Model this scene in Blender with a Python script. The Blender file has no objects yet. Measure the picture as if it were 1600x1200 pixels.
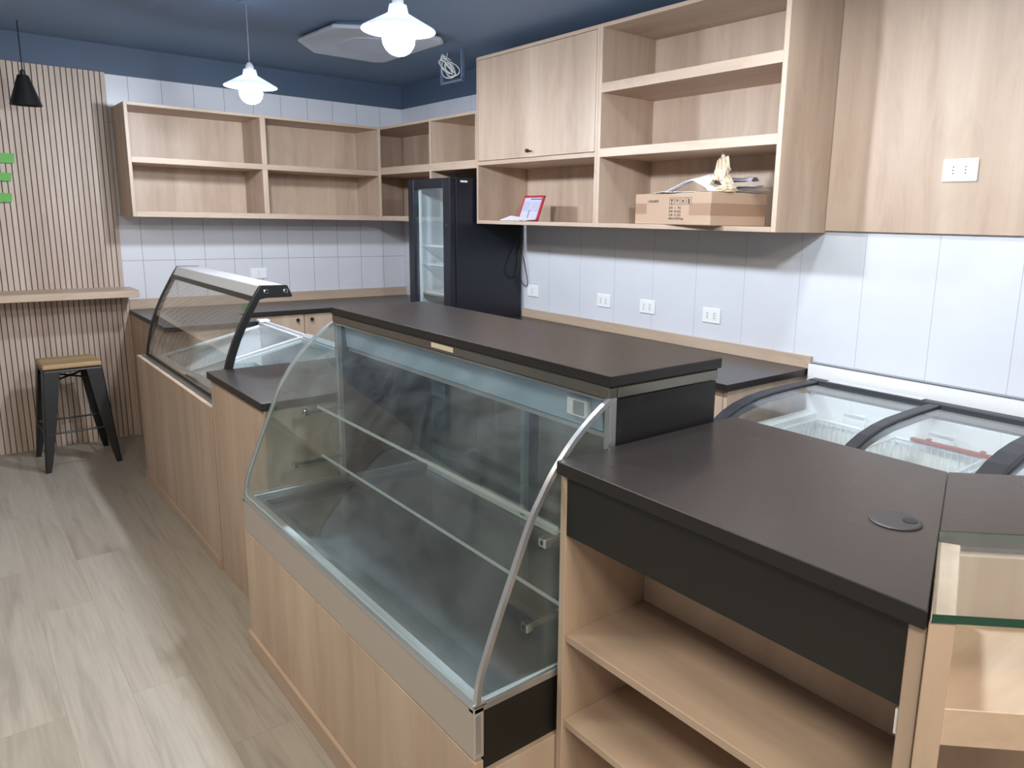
import bpy, math, random
from mathutils import Matrix, Vector
random.seed(7)
SC = bpy.context.scene
COL = SC.collection

# ------------------------------------------------------------------ camera
FPX, CX, CY = 1152.3, 877.92, 569.1
YAW, PITCH, ROLL = 0.703186, 0.193385, 0.0197879
CAM = Vector((-3.0944, -5.7691, 1.55))
fw = Vector((math.sin(YAW) * math.cos(PITCH), math.cos(YAW) * math.cos(PITCH), -math.sin(PITCH)))
rt0 = Vector((math.cos(YAW), -math.sin(YAW), 0))
up0 = rt0.cross(fw)
rt = math.cos(ROLL) * rt0 + math.sin(ROLL) * up0
up = -math.sin(ROLL) * rt0 + math.cos(ROLL) * up0
cd = bpy.data.cameras.new('camera')
cam = bpy.data.objects.new('camera', cd)
COL.objects.link(cam)
cam.matrix_world = Matrix(((rt.x, up.x, -fw.x, CAM.x), (rt.y, up.y, -fw.y, CAM.y), (rt.z, up.z, -fw.z, CAM.z), (0, 0, 0, 1)))
cd.sensor_fit = 'HORIZONTAL'
cd.sensor_width = 36.0
cd.lens = 36.0 * FPX / 1600
cd.shift_x = (800 - CX) / 1600
cd.shift_y = (CY - 600) / 1600
cd.clip_start = 0.02
SC.camera = cam

# ------------------------------------------------------------------ world, exposure
w = bpy.data.worlds.new('world')
SC.world = w
w.use_nodes = True
w.node_tree.nodes['Background'].inputs[0].default_value = (0.75, 0.85, 1, 1)
w.node_tree.nodes['Background'].inputs[1].default_value = 0.3
SC.view_settings.view_transform = 'Standard'
SC.view_settings.look = 'None'
SC.view_settings.gamma = 1
SC.view_settings.use_curve_mapping = False
SC.view_settings.exposure = 0.32
SC.cycles.max_bounces = 12
SC.cycles.transparent_max_bounces = 24
SC.cycles.glossy_bounces = 5
SC.cycles.diffuse_bounces = 5
SC.cycles.sample_clamp_indirect = 4
SC.cycles.use_denoising = True
BULB = 520.0            # emission of each pendant bulb

# freezer spot and added unseen fill panels (their housings are built below)
def area(name, loc, sx, sy, power, color=(1, 0.97, 0.93), spread=math.pi):
    l = bpy.data.lights.new(name, 'AREA')
    l.shape = 'RECTANGLE'
    l.size, l.size_y = sx, sy
    l.energy = power
    l.color = color
    l.spread = spread
    o = bpy.data.objects.new(name, l)
    o.location = loc
    COL.objects.link(o)
    return o
CEIL = 2.60
area('panel_light_glow', (-0.95, -4.28, CEIL - 0.06), 0.16, 0.16, 10, (0.9, 0.95, 1))
for x, y, p in ((-3.45, -3.5, 24), (-3.45, -6.4, 24), (-2.6, -6.8, 30)):  # unseen fill lamps added to brighten the room and warm the fronts
    area('fill_panel_glow', (x, y, CEIL - 0.06), 0.55, 0.55, p, (1, 0.87, 0.70))

# ------------------------------------------------------------------ materials
def mat(name):
    m = bpy.data.materials.new(name)
    m.use_nodes = True
    nt = m.node_tree
    return m, nt, nt.nodes['Principled BSDF']
def lin(r, g, b):
    f = lambda c: (c / 255 / 12.92) if c / 255 <= 0.04045 else ((c / 255 + 0.055) / 1.055) ** 2.4
    return (f(r), f(g), f(b), 1)
def plain(name, rgb, rough=0.5, metal=0.0, spec=0.5, bump=0, bscale=200):
    m, nt, p = mat(name)
    p.inputs['Base Color'].default_value = lin(*rgb)
    p.inputs['Roughness'].default_value = rough
    p.inputs['Metallic'].default_value = metal
    p.inputs['Specular IOR Level'].default_value = spec
    n = nt.nodes.new('ShaderNodeTexNoise')
    n.inputs['Scale'].default_value = bscale
    g = nt.nodes.new('ShaderNodeNewGeometry')
    nt.links.new(g.outputs['Position'], n.inputs['Vector'])
    mr = nt.nodes.new('ShaderNodeMapRange')
    dv = 0.02 if metal > 0.5 else 0.06
    mr.inputs['To Min'].default_value = max(0, rough - dv)
    mr.inputs['To Max'].default_value = min(1, rough + dv)
    nt.links.new(n.outputs['Fac'], mr.inputs['Value'])
    nt.links.new(mr.outputs['Result'], p.inputs['Roughness'])
    if bump:
        b = nt.nodes.new('ShaderNodeBump')
        b.inputs['Strength'].default_value = bump
        b.inputs['Distance'].default_value = 0.002
        nt.links.new(n.outputs['Fac'], b.inputs['Height'])
        nt.links.new(b.outputs['Normal'], p.inputs['Normal'])
    return m
def vmath(nt, a, b, op='MULTIPLY'):
    v = nt.nodes.new('ShaderNodeVectorMath')
    v.operation = op
    nt.links.new(a, v.inputs[0])
    if isinstance(b, tuple):
        v.inputs[1].default_value = b
    else:
        nt.links.new(b, v.inputs[1])
    return v.outputs[0]
def ramp(nt, fac, stops):
    r = nt.nodes.new('ShaderNodeValToRGB')
    e = r.color_ramp.elements
    while len(e) < len(stops):
        e.new(0.5)
    for k, (p, c) in enumerate(stops):
        e[k].position = p
        e[k].color = c
    nt.links.new(fac, r.inputs[0])
    return r.outputs[0]
def mixc(nt, fac, a, b, mode='MIX'):
    n = nt.nodes.new('ShaderNodeMix')
    n.data_type = 'RGBA'
    n.blend_type = mode
    if isinstance(fac, float):
        n.inputs[0].default_value = fac
    else:
        nt.links.new(fac, n.inputs[0])
    for s, v in ((6, a), (7, b)):
        if isinstance(v, tuple):
            n.inputs[s].default_value = v
        else:
            nt.links.new(v, n.inputs[s])
    return n.outputs[2]
def noise(nt, vec, scale, detail=3, rough=0.55, dist=0.0):
    n = nt.nodes.new('ShaderNodeTexNoise')
    n.inputs['Scale'].default_value = scale
    n.inputs['Detail'].default_value = detail
    n.inputs['Roughness'].default_value = rough
    n.inputs['Distortion'].default_value = dist
    nt.links.new(vec, n.inputs['Vector'])
    return n.outputs['Fac']
def wood(name, axis, tones=((174, 152, 133), (189, 167, 147), (201, 181, 161)), rough=0.45):
    """oak laminate, grain along axis 0/1/2"""
    m, nt, p = mat(name)
    g = nt.nodes.new('ShaderNodeNewGeometry')
    oi = nt.nodes.new('ShaderNodeObjectInfo')
    off = nt.nodes.new('ShaderNodeCombineXYZ')
    mu = nt.nodes.new('ShaderNodeMath'); mu.operation = 'MULTIPLY'; mu.inputs[1].default_value = 7.3
    nt.links.new(oi.outputs['Random'], mu.inputs[0])
    for k in range(3):
        nt.links.new(mu.outputs[0], off.inputs[k])
    pos = vmath(nt, g.outputs['Position'], off.outputs[0], 'ADD')
    s1 = [7.0] * 3; s1[axis] = 0.45
    s2 = [60.0] * 3; s2[axis] = 2.5
    s3 = [11.0] * 3; s3[axis] = 2.6
    n1 = noise(nt, vmath(nt, pos, tuple(s1)), 1.0, 2, 0.5, 0.4)
    n2 = noise(nt, vmath(nt, pos, tuple(s2)), 1.0, 3, 0.6, 0.2)
    n3 = noise(nt, vmath(nt, pos, tuple(s3)), 1.0, 4, 0.6, 1.2)
    c = ramp(nt, n1, [(0.25, lin(*tones[0])), (0.5, lin(*tones[1])), (0.75, lin(*tones[2]))])
    c2 = ramp(nt, n2, [(0.3, (0.955, 0.95, 0.945, 1)), (0.6, (1, 1, 1, 1))])
    c3 = ramp(nt, n3, [(0.3, (0.87, 0.845, 0.82, 1)), (0.55, (1, 1, 1, 1))])
    c = mixc(nt, 1.0, c, c2, 'MULTIPLY')
    c = mixc(nt, 0.8, c, c3, 'MULTIPLY')
    nt.links.new(c, p.inputs['Base Color'])
    p.inputs['Roughness'].default_value = rough
    b = nt.nodes.new('ShaderNodeBump')
    b.inputs['Strength'].default_value = 0.08
    b.inputs['Distance'].default_value = 0.001
    nt.links.new(n2, b.inputs['Height'])
    nt.links.new(b.outputs['Normal'], p.inputs['Normal'])
    return m
WX, WY, WZ = wood('oak_along_x', 0), wood('oak_along_y', 1), wood('oak_upright', 2)
SLAT = wood('slat_oak', 2, ((176, 158, 144), (189, 172, 158), (200, 184, 171)), 0.5)
SEATW = wood('stool_seat_wood', 0, ((150, 122, 84), (178, 150, 108), (194, 168, 126)), 0.5)
DARKWOOD = wood('brown_inside_wood', 0, ((120, 88, 66), (138, 104, 80), (150, 116, 92)), 0.5)

def floor_mat():
    m, nt, p = mat('grey_oak_planks')
    g = nt.nodes.new('ShaderNodeNewGeometry')
    sx = nt.nodes.new('ShaderNodeSeparateXYZ')
    nt.links.new(g.outputs['Position'], sx.inputs[0])
    cb = nt.nodes.new('ShaderNodeCombineXYZ')
    ad = nt.nodes.new('ShaderNodeMath'); ad.inputs[1].default_value = 3.228 + 12.2
    nt.links.new(sx.outputs['Y'], ad.inputs[0])
    ax = nt.nodes.new('ShaderNodeMath'); ax.inputs[1].default_value = 2.935 + 3.6
    nt.links.new(sx.outputs['X'], ax.inputs[0])
    nt.links.new(ad.outputs[0], cb.inputs[0]); nt.links.new(ax.outputs[0], cb.inputs[1])
    br = nt.nodes.new('ShaderNodeTexBrick')
    br.offset = 0.37
    br.inputs['Scale'].default_value = 1
    br.inputs['Brick Width'].default_value = 1.22
    br.inputs['Row Height'].default_value = 0.18
    br.inputs['Mortar Size'].default_value = 0.0009
    br.inputs['Color1'].default_value = (0, 0, 0, 1)
    br.inputs['Color2'].default_value = (1, 1, 1, 1)
    br.inputs['Mortar'].default_value = (0.5, 0.5, 0.5, 1)
    nt.links.new(cb.outputs[0], br.inputs['Vector'])
    sep = nt.nodes.new('ShaderNodeSeparateColor')
    nt.links.new(br.outputs['Color'], sep.inputs[0])
    off = nt.nodes.new('ShaderNodeCombineXYZ')
    mu = nt.nodes.new('ShaderNodeMath'); mu.operation = 'MULTIPLY'; mu.inputs[1].default_value = 37
    nt.links.new(sep.outputs[0], mu.inputs[0])
    nt.links.new(mu.outputs[0], off.inputs[2])
    pos = vmath(nt, g.outputs['Position'], off.outputs[0], 'ADD')
    n1 = noise(nt, vmath(nt, pos, (9, 0.9, 1)), 1, 3, 0.55, 1.6)
    n2 = noise(nt, vmath(nt, pos, (70, 3.0, 1)), 1, 4, 0.6, 0.6)
    tone = ramp(nt, sep.outputs[0], [(0, lin(154, 147, 136)), (0.5, lin(165, 159, 148)), (1, lin(173, 167, 158))])
    c1 = ramp(nt, n1, [(0.3, (0.77, 0.76, 0.75, 1)), (0.48, (0.97, 0.97, 0.97, 1)), (0.7, (1.0, 1.0, 1.0, 1))])
    c2 = ramp(nt, n2, [(0.3, (0.84, 0.82, 0.8, 1)), (0.6, (1, 1, 1, 1))])
    c = mixc(nt, 1.0, tone, c1, 'MULTIPLY')
    c = mixc(nt, 0.8, c, c2, 'MULTIPLY')
    c = mixc(nt, br.outputs['Fac'], c, lin(142, 133, 120))
    nt.links.new(c, p.inputs['Base Color'])
    p.inputs['Roughness'].default_value = 0.42
    return m
FLOOR = floor_mat()

def wall_mat(name, axis, pitch, off, rowh, zoff, joint, base, grout, split=2.42, hline=True):
    """tiles below the split height, dark blue paint above it"""
    m, nt, p = mat(name)
    g = nt.nodes.new('ShaderNodeNewGeometry')
    sx = nt.nodes.new('ShaderNodeSeparateXYZ')
    nt.links.new(g.outputs['Position'], sx.inputs[0])
    def line(sock, step, o, wdt):
        a = nt.nodes.new('ShaderNodeMath'); a.operation = 'SUBTRACT'; a.inputs[1].default_value = o - 100 * step
        nt.links.new(sock, a.inputs[0])
        b = nt.nodes.new('ShaderNodeMath'); b.operation = 'MODULO'; b.inputs[1].default_value = step
        nt.links.new(a.outputs[0], b.inputs[0])
        c = nt.nodes.new('ShaderNodeMath'); c.operation = 'LESS_THAN'; c.inputs[1].default_value = wdt
        nt.links.new(b.outputs[0], c.inputs[0])
        return c.outputs[0]
    f = line(sx.outputs['XYZ'[axis]], pitch, off, joint)
    if hline:
        h = line(sx.outputs['Z'], rowh, zoff, joint)
        mx = nt.nodes.new('ShaderNodeMath'); mx.operation = 'MAXIMUM'
        nt.links.new(f, mx.inputs[0]); nt.links.new(h, mx.inputs[1])
        f = mx.outputs[0]
    n = noise(nt, g.outputs['Position'], 3, 3)
    bc = ramp(nt, n, [(0.3, lin(*[v - 5 for v in base])), (0.7, lin(*base))])
    c = mixc(nt, f, bc, lin(*grout))
    gt = nt.nodes.new('ShaderNodeMath'); gt.operation = 'GREATER_THAN'; gt.inputs[1].default_value = split
    nt.links.new(sx.outputs['Z'], gt.inputs[0])
    c = mixc(nt, gt.outputs[0], c, lin(74, 91, 112))
    nt.links.new(c, p.inputs['Base Color'])
    rr = nt.nodes.new('ShaderNodeMapRange')
    rr.inputs['To Min'].default_value = 0.28; rr.inputs['To Max'].default_value = 0.6
    nt.links.new(gt.outputs[0], rr.inputs['Value'])
    nt.links.new(rr.outputs['Result'], p.inputs['Roughness'])
    return m
TILE = wall_mat('white_wall_tiles', 0, 0.2, -0.0015, 0.3, 1.218, 0.003, (214, 216, 222), (128, 130, 136))
PVC = wall_mat('white_wall_panels', 1, 0.3105, -2.281, 5, 0, 0.0022, (214, 218, 225), (160, 166, 175), hline=False)
PAINT = plain('dark_blue_ceiling_paint', (106, 126, 150), 0.6, bump=0.1, bscale=30)
PLASTER = plain('grey_plaster', (212, 210, 206), 0.7)
WHITE = plain('white_plastic', (232, 234, 236), 0.35)
WHITEM = plain('white_enamel', (238, 240, 242), 0.3)
GREYPL = plain('grey_plastic', (150, 154, 160), 0.4)
BLACKPL = plain('black_plastic', (22, 23, 25), 0.35)
BLACKM = plain('black_powder_coat', (26, 26, 27), 0.42)
FRIDGEB = plain('dark_fridge_steel', (20, 24, 35), 0.35)
HOLE = plain('socket_hole', (20, 20, 20), 0.8)
GREEN = plain('green_sign_face', (92, 168, 70), 0.5)
STEEL = plain('brushed_steel', (196, 200, 204), 0.3, 0.8, bscale=6)
CHROME = plain('chrome', (205, 206, 208), 0.12, 1.0)
ALU = plain('silver_aluminium', (226, 229, 232), 0.32, 0.55)
CABLEW = plain('white_cable', (226, 226, 224), 0.5)
CABLEB = plain('black_cable', (18, 18, 20), 0.5)
CARD = plain('cardboard', (180, 153, 130), 0.75, bump=0.1, bscale=90)
TAPE = plain('brown_tape', (158, 128, 106), 0.3)
INK = plain('dark_print', (70, 62, 60), 0.7)
PAPER = plain('white_paper', (240, 240, 244), 0.6)
CREAM = plain('cream_wrapping', (222, 206, 180), 0.6)
GREYPAPER = plain('grey_plastic_bag', (196, 198, 210), 0.4)
RED = plain('red_frame', (178, 46, 58), 0.4)
REDSTICK = plain('red_brown_plastic', (168, 74, 56), 0.5)
BLUEHOOK = plain('blue_plastic', (70, 110, 160), 0.5)
RUBBER = plain('grey_gasket', (46, 48, 53), 0.45)
STICKER = plain('old_label', (208, 200, 176), 0.6)
FILM = plain('worn_protective_film', (176, 168, 160), 0.4, 0.15, bump=0.06, bscale=14)

def top_mat():
    m, nt, p = mat('black_laminate_top')
    g = nt.nodes.new('ShaderNodeNewGeometry')
    n = noise(nt, g.outputs['Position'], 2.2, 4)
    n2 = noise(nt, vmath(nt, g.outputs['Position'], (9, 30, 9)), 1.5, 5, 0.7)
    c = ramp(nt, n, [(0.3, lin(38, 34, 33)), (0.7, lin(44, 39, 37))])
    d = ramp(nt, n2, [(0.66, (0, 0, 0, 1)), (0.85, (1, 1, 1, 1))])
    c = mixc(nt, d, c, lin(62, 58, 56))
    nt.links.new(c, p.inputs['Base Color'])
    r = nt.nodes.new('ShaderNodeMapRange')
    r.inputs['To Min'].default_value = 0.25; r.inputs['To Max'].default_value = 0.32
    nt.links.new(n2, r.inputs['Value'])
    nt.links.new(r.outputs['Result'], p.inputs['Roughness'])
    return m
TOP = top_mat()
TOPEDGE = plain('black_edge_band', (30, 28, 27), 0.4)
FASCIA = plain('black_fascia_board', (27, 25, 22), 0.5)

def smudge_black():
    m, nt, p = mat('black_panel_with_smears')
    g = nt.nodes.new('ShaderNodeNewGeometry')
    n = noise(nt, vmath(nt, g.outputs['Position'], (14, 14, 5)), 1, 5, 0.7, 1.5)
    d = ramp(nt, n, [(0.6, lin(27, 26, 28)), (0.8, lin(62, 58, 60))])
    nt.links.new(d, p.inputs['Base Color'])
    p.inputs['Roughness'].default_value = 0.42
    return m
SMEAR = smudge_black()

def glass(name, tint=(0.94, 0.97, 0.96), f0=0.045, power=1.0, haze=0.0, hcol=(0.6, 0.66, 0.72, 1)):
    """clear sheet: lets light straight through, mirrors more at a grazing angle, a little dust on it"""
    m = bpy.data.materials.new(name); m.use_nodes = True
    nt = m.node_tree; nt.nodes.clear()
    out = nt.nodes.new('ShaderNodeOutputMaterial')
    tr = nt.nodes.new('ShaderNodeBsdfTransparent'); tr.inputs[0].default_value = (*tint, 1)
    gl = nt.nodes.new('ShaderNodeBsdfGlossy'); gl.inputs['Roughness'].default_value = 0.02
    gl.inputs[0].default_value = (1, 1, 1, 1)
    g = nt.nodes.new('ShaderNodeNewGeometry')
    dot = nt.nodes.new('ShaderNodeVectorMath'); dot.operation = 'DOT_PRODUCT'
    nt.links.new(g.outputs['Normal'], dot.inputs[0]); nt.links.new(g.outputs['Incoming'], dot.inputs[1])
    def m2(op, a, b):
        k = nt.nodes.new('ShaderNodeMath'); k.operation = op
        for i, v in ((0, a), (1, b)):
            if v is None: continue
            if isinstance(v, (int, float)): k.inputs[i].default_value = v
            else: nt.links.new(v, k.inputs[i])
        return k.outputs[0]
    c = m2('ABSOLUTE', dot.outputs['Value'], None)
    q = m2('POWER', m2('SUBTRACT', 1.0, c), 5.0)
    f = m2('ADD', m2('MULTIPLY', q, (1 - f0) * power), f0)
    mx = nt.nodes.new('ShaderNodeMixShader')
    nt.links.new(f, mx.inputs[0]); nt.links.new(tr.outputs[0], mx.inputs[1]); nt.links.new(gl.outputs[0], mx.inputs[2])
    last = mx.outputs[0]
    if haze:
        df = nt.nodes.new('ShaderNodeBsdfDiffuse'); df.inputs[0].default_value = hcol
        n = noise(nt, g.outputs['Position'], 6, 5, 0.65, 1.0)
        r = nt.nodes.new('ShaderNodeMapRange')
        r.inputs['From Min'].default_value = 0.35; r.inputs['From Max'].default_value = 0.75
        r.inputs['To Min'].default_value = haze * 0.3; r.inputs['To Max'].default_value = haze * 1.6
        nt.links.new(n, r.inputs['Value'])
        m3 = nt.nodes.new('ShaderNodeMixShader')
        nt.links.new(r.outputs['Result'], m3.inputs[0]); nt.links.new(last, m3.inputs[1]); nt.links.new(df.outputs[0], m3.inputs[2])
        last = m3.outputs[0]
    nt.links.new(last, out.inputs[0])
    return m
GLASS = glass('clear_glass', (0.95, 0.975, 0.97), 0.05, 0.7, 0.02)
HOODGLASS = glass('smoky_hood_glass', (0.86, 0.87, 0.85), 0.06, 0.8, 0.02)
CASEGLASS = glass('dusty_case_glass', (0.93, 0.965, 0.955), 0.05, 0.8, 0.035)
SHELFGLASS = glass('shelf_glass', (0.9, 0.95, 0.94), 0.06, 0.8, 0.03)
FRGLASS = glass('fridge_glass', (0.9, 0.94, 0.95), 0.06, 0.8, 0.02)
SHADETINT = glass('shade_tinted_rear_glass', (0.42, 0.46, 0.45), 0.07, 0.8, 0.05, (0.3, 0.34, 0.34, 1))  # dirty clear glass; the dark tint stands in for the dim space behind
GEDGE = plain('green_glass_edge', (120, 156, 150), 0.15)
GEDGED = plain('dark_green_glass_edge', (26, 66, 52), 0.12)
GEDGEL = plain('pale_glass_edge', (178, 190, 188), 0.15)

def emit(name, col, s):
    m = bpy.data.materials.new(name); m.use_nodes = True
    nt = m.node_tree; nt.nodes.clear()
    o = nt.nodes.new('ShaderNodeOutputMaterial'); e = nt.nodes.new('ShaderNodeEmission')
    e.inputs[0].default_value = (*col, 1); e.inputs[1].default_value = s
    nt.links.new(e.outputs[0], o.inputs[0])
    return m
BULBM = emit('lit_led_bulb', (0.84, 0.90, 1.0), BULB)
PANELLIT = emit('lit_ceiling_panel', (1, 0.97, 0.93), 6)  # shared by the freezer light and the added fill panels
def shade_mat():
    m, nt, p = mat('white_lamp_shade')
    p.inputs['Base Color'].default_value = (0.9, 0.92, 0.95, 1)
    p.inputs['Roughness'].default_value = 0.3
    out = nt.nodes['Material Output']
    t = nt.nodes.new('ShaderNodeBsdfTranslucent'); t.inputs[0].default_value = (0.8, 0.88, 1, 1)
    mx = nt.nodes.new('ShaderNodeMixShader'); mx.inputs[0].default_value = 0.6
    nt.links.new(p.outputs[0], mx.inputs[1]); nt.links.new(t.outputs[0], mx.inputs[2])
    nt.links.new(mx.outputs[0], out.inputs[0])
    return m
SHADE = shade_mat()

# ------------------------------------------------------------------ mesh helper
ORG = {}
class MB:
    def __init__(s):
        s.v, s.f, s.m = [], [], []
    def add(s, vs, fs, mi=0):
        b = len(s.v)
        s.v += [tuple(q) for q in vs]
        for k, f in enumerate(fs):
            s.f.append([b + i for i in f])
            s.m.append(mi[k] if isinstance(mi, (list, tuple)) else mi)
        return s
    def box(s, x0, x1, y0, y1, z0, z1, mi=0):
        x0, x1 = sorted((x0, x1)); y0, y1 = sorted((y0, y1)); z0, z1 = sorted((z0, z1))
        vs = [(x0, y0, z0), (x1, y0, z0), (x1, y1, z0), (x0, y1, z0), (x0, y0, z1), (x1, y0, z1), (x1, y1, z1), (x0, y1, z1)]
        return s.add(vs, [(3, 2, 1, 0), (4, 5, 6, 7), (0, 1, 5, 4), (1, 2, 6, 5), (2, 3, 7, 6), (3, 0, 4, 7)], mi)
    def prism(s, poly, axis, a, b, mi=0, cap=None):
        """poly: 2-D points in the other two axes (in axis order), extruded along axis from a to b"""
        n = len(poly)
        def P(p, t):
            q = [p[0], p[1]]; q.insert(axis, t); return tuple(q)
        vs = [P(p, a) for p in poly] + [P(p, b) for p in poly]
        fs = [tuple(range(n)), tuple(range(2 * n - 1, n - 1, -1))] + [(i, n + i, n + (i + 1) % n, (i + 1) % n) for i in range(n)]
        ar = sum(poly[i][0] * poly[(i + 1) % n][1] - poly[(i + 1) % n][0] * poly[i][1] for i in range(n))
        flip = (ar > 0) == (b > a)
        if axis == 1: flip = not flip
        if flip: fs = [tuple(reversed(f)) for f in fs]
        c = mi if cap is None else cap
        return s.add(vs, fs, [c, c] + [mi] * n)
    def tube(s, path, r, n=8, mi=0, closed=False):
        path = [Vector(p) for p in path]
        rings = []
        L = len(path)
        prev = None
        for i, p in enumerate(path):
            if closed: d = path[(i + 1) % L] - path[i - 1]
            else: d = path[min(i + 1, L - 1)] - path[max(i - 1, 0)]
            d.normalize()
            if prev is None:
                a = d.orthogonal().normalized()
            else:
                a = (prev - d * prev.dot(d))
                a = a.normalized() if a.length > 1e-6 else d.orthogonal().normalized()
            prev = a
            b = d.cross(a)
            rr = r[i] if isinstance(r, (list, tuple)) else r
            rings.append([p + rr * (math.cos(2 * math.pi * k / n) * a + math.sin(2 * math.pi * k / n) * b) for k in range(n)])
        vs = [q for g in rings for q in g]
        fs = []
        for i in range(L if closed else L - 1):
            j = (i + 1) % L
            fs += [(i * n + k, i * n + (k + 1) % n, j * n + (k + 1) % n, j * n + k) for k in range(n)]
        if not closed:
            fs += [tuple(range(n - 1, -1, -1)), tuple((L - 1) * n + k for k in range(n))]
        return s.add(vs, fs, mi)
    def lathe(s, prof, c=(0, 0, 0), n=32, axis=2, mi=0, close=False):
        """prof: (radius, height) pairs"""
        vs, fs = [], []
        for r, h in prof:
            for k in range(n):
                t = 2 * math.pi * k / n
                q = [r * math.cos(t), r * math.sin(t)]; q.insert(axis, h)
                vs.append((c[0] + q[0], c[1] + q[1], c[2] + q[2]))
        L = len(prof)
        for i in range(L if close else L - 1):
            j = (i + 1) % L
            fs += [(i * n + k, i * n + (k + 1) % n, j * n + (k + 1) % n, j * n + k) for k in range(n)]
        if not close:
            fs += [tuple(range(n - 1, -1, -1)), tuple((L - 1) * n + k for k in range(n))]
        return s.add(vs, fs, mi)
    def quadpost(s, a, b, wa, wb, mi=0):
        """four-sided tapered bar: centres a, b; half sizes (wx, wy) at each end"""
        vs = []
        for c, (hx, hy) in ((a, wa), (b, wb)):
            vs += [(c[0] - hx, c[1] - hy, c[2]), (c[0] + hx, c[1] - hy, c[2]), (c[0] + hx, c[1] + hy, c[2]), (c[0] - hx, c[1] + hy, c[2])]
        return s.add(vs, [(3, 2, 1, 0), (4, 5, 6, 7), (0, 1, 5, 4), (1, 2, 6, 5), (2, 3, 7, 6), (3, 0, 4, 7)], mi)
    def strip(s, prof, th, axis, a, b, mi=0, edge=0):
        """sheet of thickness th following an open 2-D profile, extruded along axis"""
        pr = [Vector(p) for p in prof]
        off = []
        for i, p in enumerate(pr):
            d = (pr[min(i + 1, len(pr) - 1)] - pr[max(i - 1, 0)]).normalized()
            off.append(p + Vector((-d.y, d.x)) * th)
        n = len(pr)
        def P(p, t):
            q = [p[0], p[1]]; q.insert(axis, t); return tuple(q)
        vs = [P(p, a) for p in pr] + [P(p, b) for p in pr] + [P(p, a) for p in off] + [P(p, b) for p in off]
        fs, ms = [], []
        for i in range(n - 1):
            fs += [(i, i + 1, n + i + 1, n + i), (2 * n + i + 1, 2 * n + i, 3 * n + i, 3 * n + i + 1)]; ms += [mi, mi]
            fs += [(i + 1, i, 2 * n + i, 2 * n + i + 1), (n + i, n + i + 1, 3 * n + i + 1, 3 * n + i)]; ms += [edge, edge]
        fs += [(0, n, 3 * n, 2 * n), (n - 1, 3 * n - 1, 4 * n - 1, 2 * n - 1)]; ms += [edge, edge]
        return s.add(vs, fs, ms)
    def build(s, name, mats, parent=None, bevel=0.0, smooth=False, seg=1, fix=False):
        o = ORG.get(parent.name, Vector((0, 0, 0))) if parent else Vector((0, 0, 0))
        me = bpy.data.meshes.new(name)
        me.from_pydata([(v[0] - o.x, v[1] - o.y, v[2] - o.z) for v in s.v], [], s.f)
        if not isinstance(mats, (list, tuple)): mats = [mats]
        for q in mats: me.materials.append(q)
        for p, i in zip(me.polygons, s.m):
            p.material_index = min(i, len(mats) - 1)
        if smooth:
            for p in me.polygons: p.use_smooth = True
        if fix:
            import bmesh
            bm = bmesh.new(); bm.from_mesh(me)
            bmesh.ops.recalc_face_normals(bm, faces=bm.faces); bm.to_mesh(me); bm.free()
        me.update()
        ob = bpy.data.objects.new(name, me)
        COL.objects.link(ob)
        if parent:
            ob.parent = parent
            ORG[ob.name] = o
        if smooth:
            md = ob.modifiers.new('edges', 'EDGE_SPLIT'); md.split_angle = math.radians(38)
        if bevel:
            md = ob.modifiers.new('bevel', 'BEVEL'); md.width = bevel; md.segments = seg
            md.limit_method = 'ANGLE'; md.angle_limit = math.radians(40)
        return ob
TF = [1, 0, 1, 1, 1, 1]
def box(name, b, m, parent=None, bevel=0.0):
    return MB().box(*b).build(name, m, parent, bevel)
def tag(o, label=None, cat=None, group=None, kind=None):
    for k, v in (('label', label), ('category', cat), ('group', group), ('kind', kind)):
        if v: o[k] = v
    return o
def thing(name, loc, label, cat, group=None, rotz=0.0, local=False):
    o = bpy.data.objects.new(name, None)
    o.empty_display_size = 0.1
    o.location = loc
    o.rotation_euler = (0, 0, rotz)
    COL.objects.link(o)
    ORG[o.name] = Vector((0, 0, 0)) if local else Vector(loc)
    return tag(o, label, cat, group)
def copy_tree(o, parent=None):
    c = o.copy(); COL.objects.link(c)
    if parent: c.parent = parent
    for ch in list(o.children): copy_tree(ch, c)
    return c
def structure(name, mb, m):
    return tag(mb.build(name, m), kind='structure')

# ------------------------------------------------------------------ room
XL, YF = -6.0, -9.0
structure('floor', MB().box(XL, 0.1, YF, 0.1, -0.1, 0), FLOOR)
structure('ceiling', MB().box(XL, 0.1, YF, 0.1, CEIL, CEIL + 0.1), PAINT)
structure('wall_back', MB().box(XL, 0.1, 0, 0.1, 0, CEIL), TILE)
structure('wall_right', MB().box(0, 0.1, YF, 0, 0, CEIL), PVC)
structure('wall_left', MB().box(XL - 0.1, XL, YF, 0.1, 0, CEIL), PLASTER)
structure('wall_front', MB().box(XL, 0.1, YF - 0.1, YF, 0, CEIL), PLASTER)
structure('trim_1', MB().box(-0.035, 0, -6.6, -3.936, 0.838, 0.914).box(-0.02, 0, -6.6, -3.936, 0.919, 0.923, 1), [WHITE, GREYPL])  # thin grey strip stands in for the shadow gap above the ledge

# slatted oak cladding on the left part of the back wall
t = thing('slat_wall_panel', (-3.6, 0, 0), 'vertical oak slat cladding behind the bar shelf and stool', 'wall panel')
box('backing_board', (-4.6, -2.13, -0.006, 0, 0, 2.425), plain('brown_slat_backing', (96, 74, 60), 0.7), t)
box('end_trim', (-2.13, -2.112, -0.02, 0, 0, 1.0), WZ, t)
mb = MB()
k = 0
while -2.13 - k * 0.0303 > -4.58:
    x1 = -2.13 - k * 0.0303
    mb.box(x1 - 0.0254, x1, -0.014, -0.006, 0, 2.425); k += 1
mb.build('slats', SLAT, t, 0.001)

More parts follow.
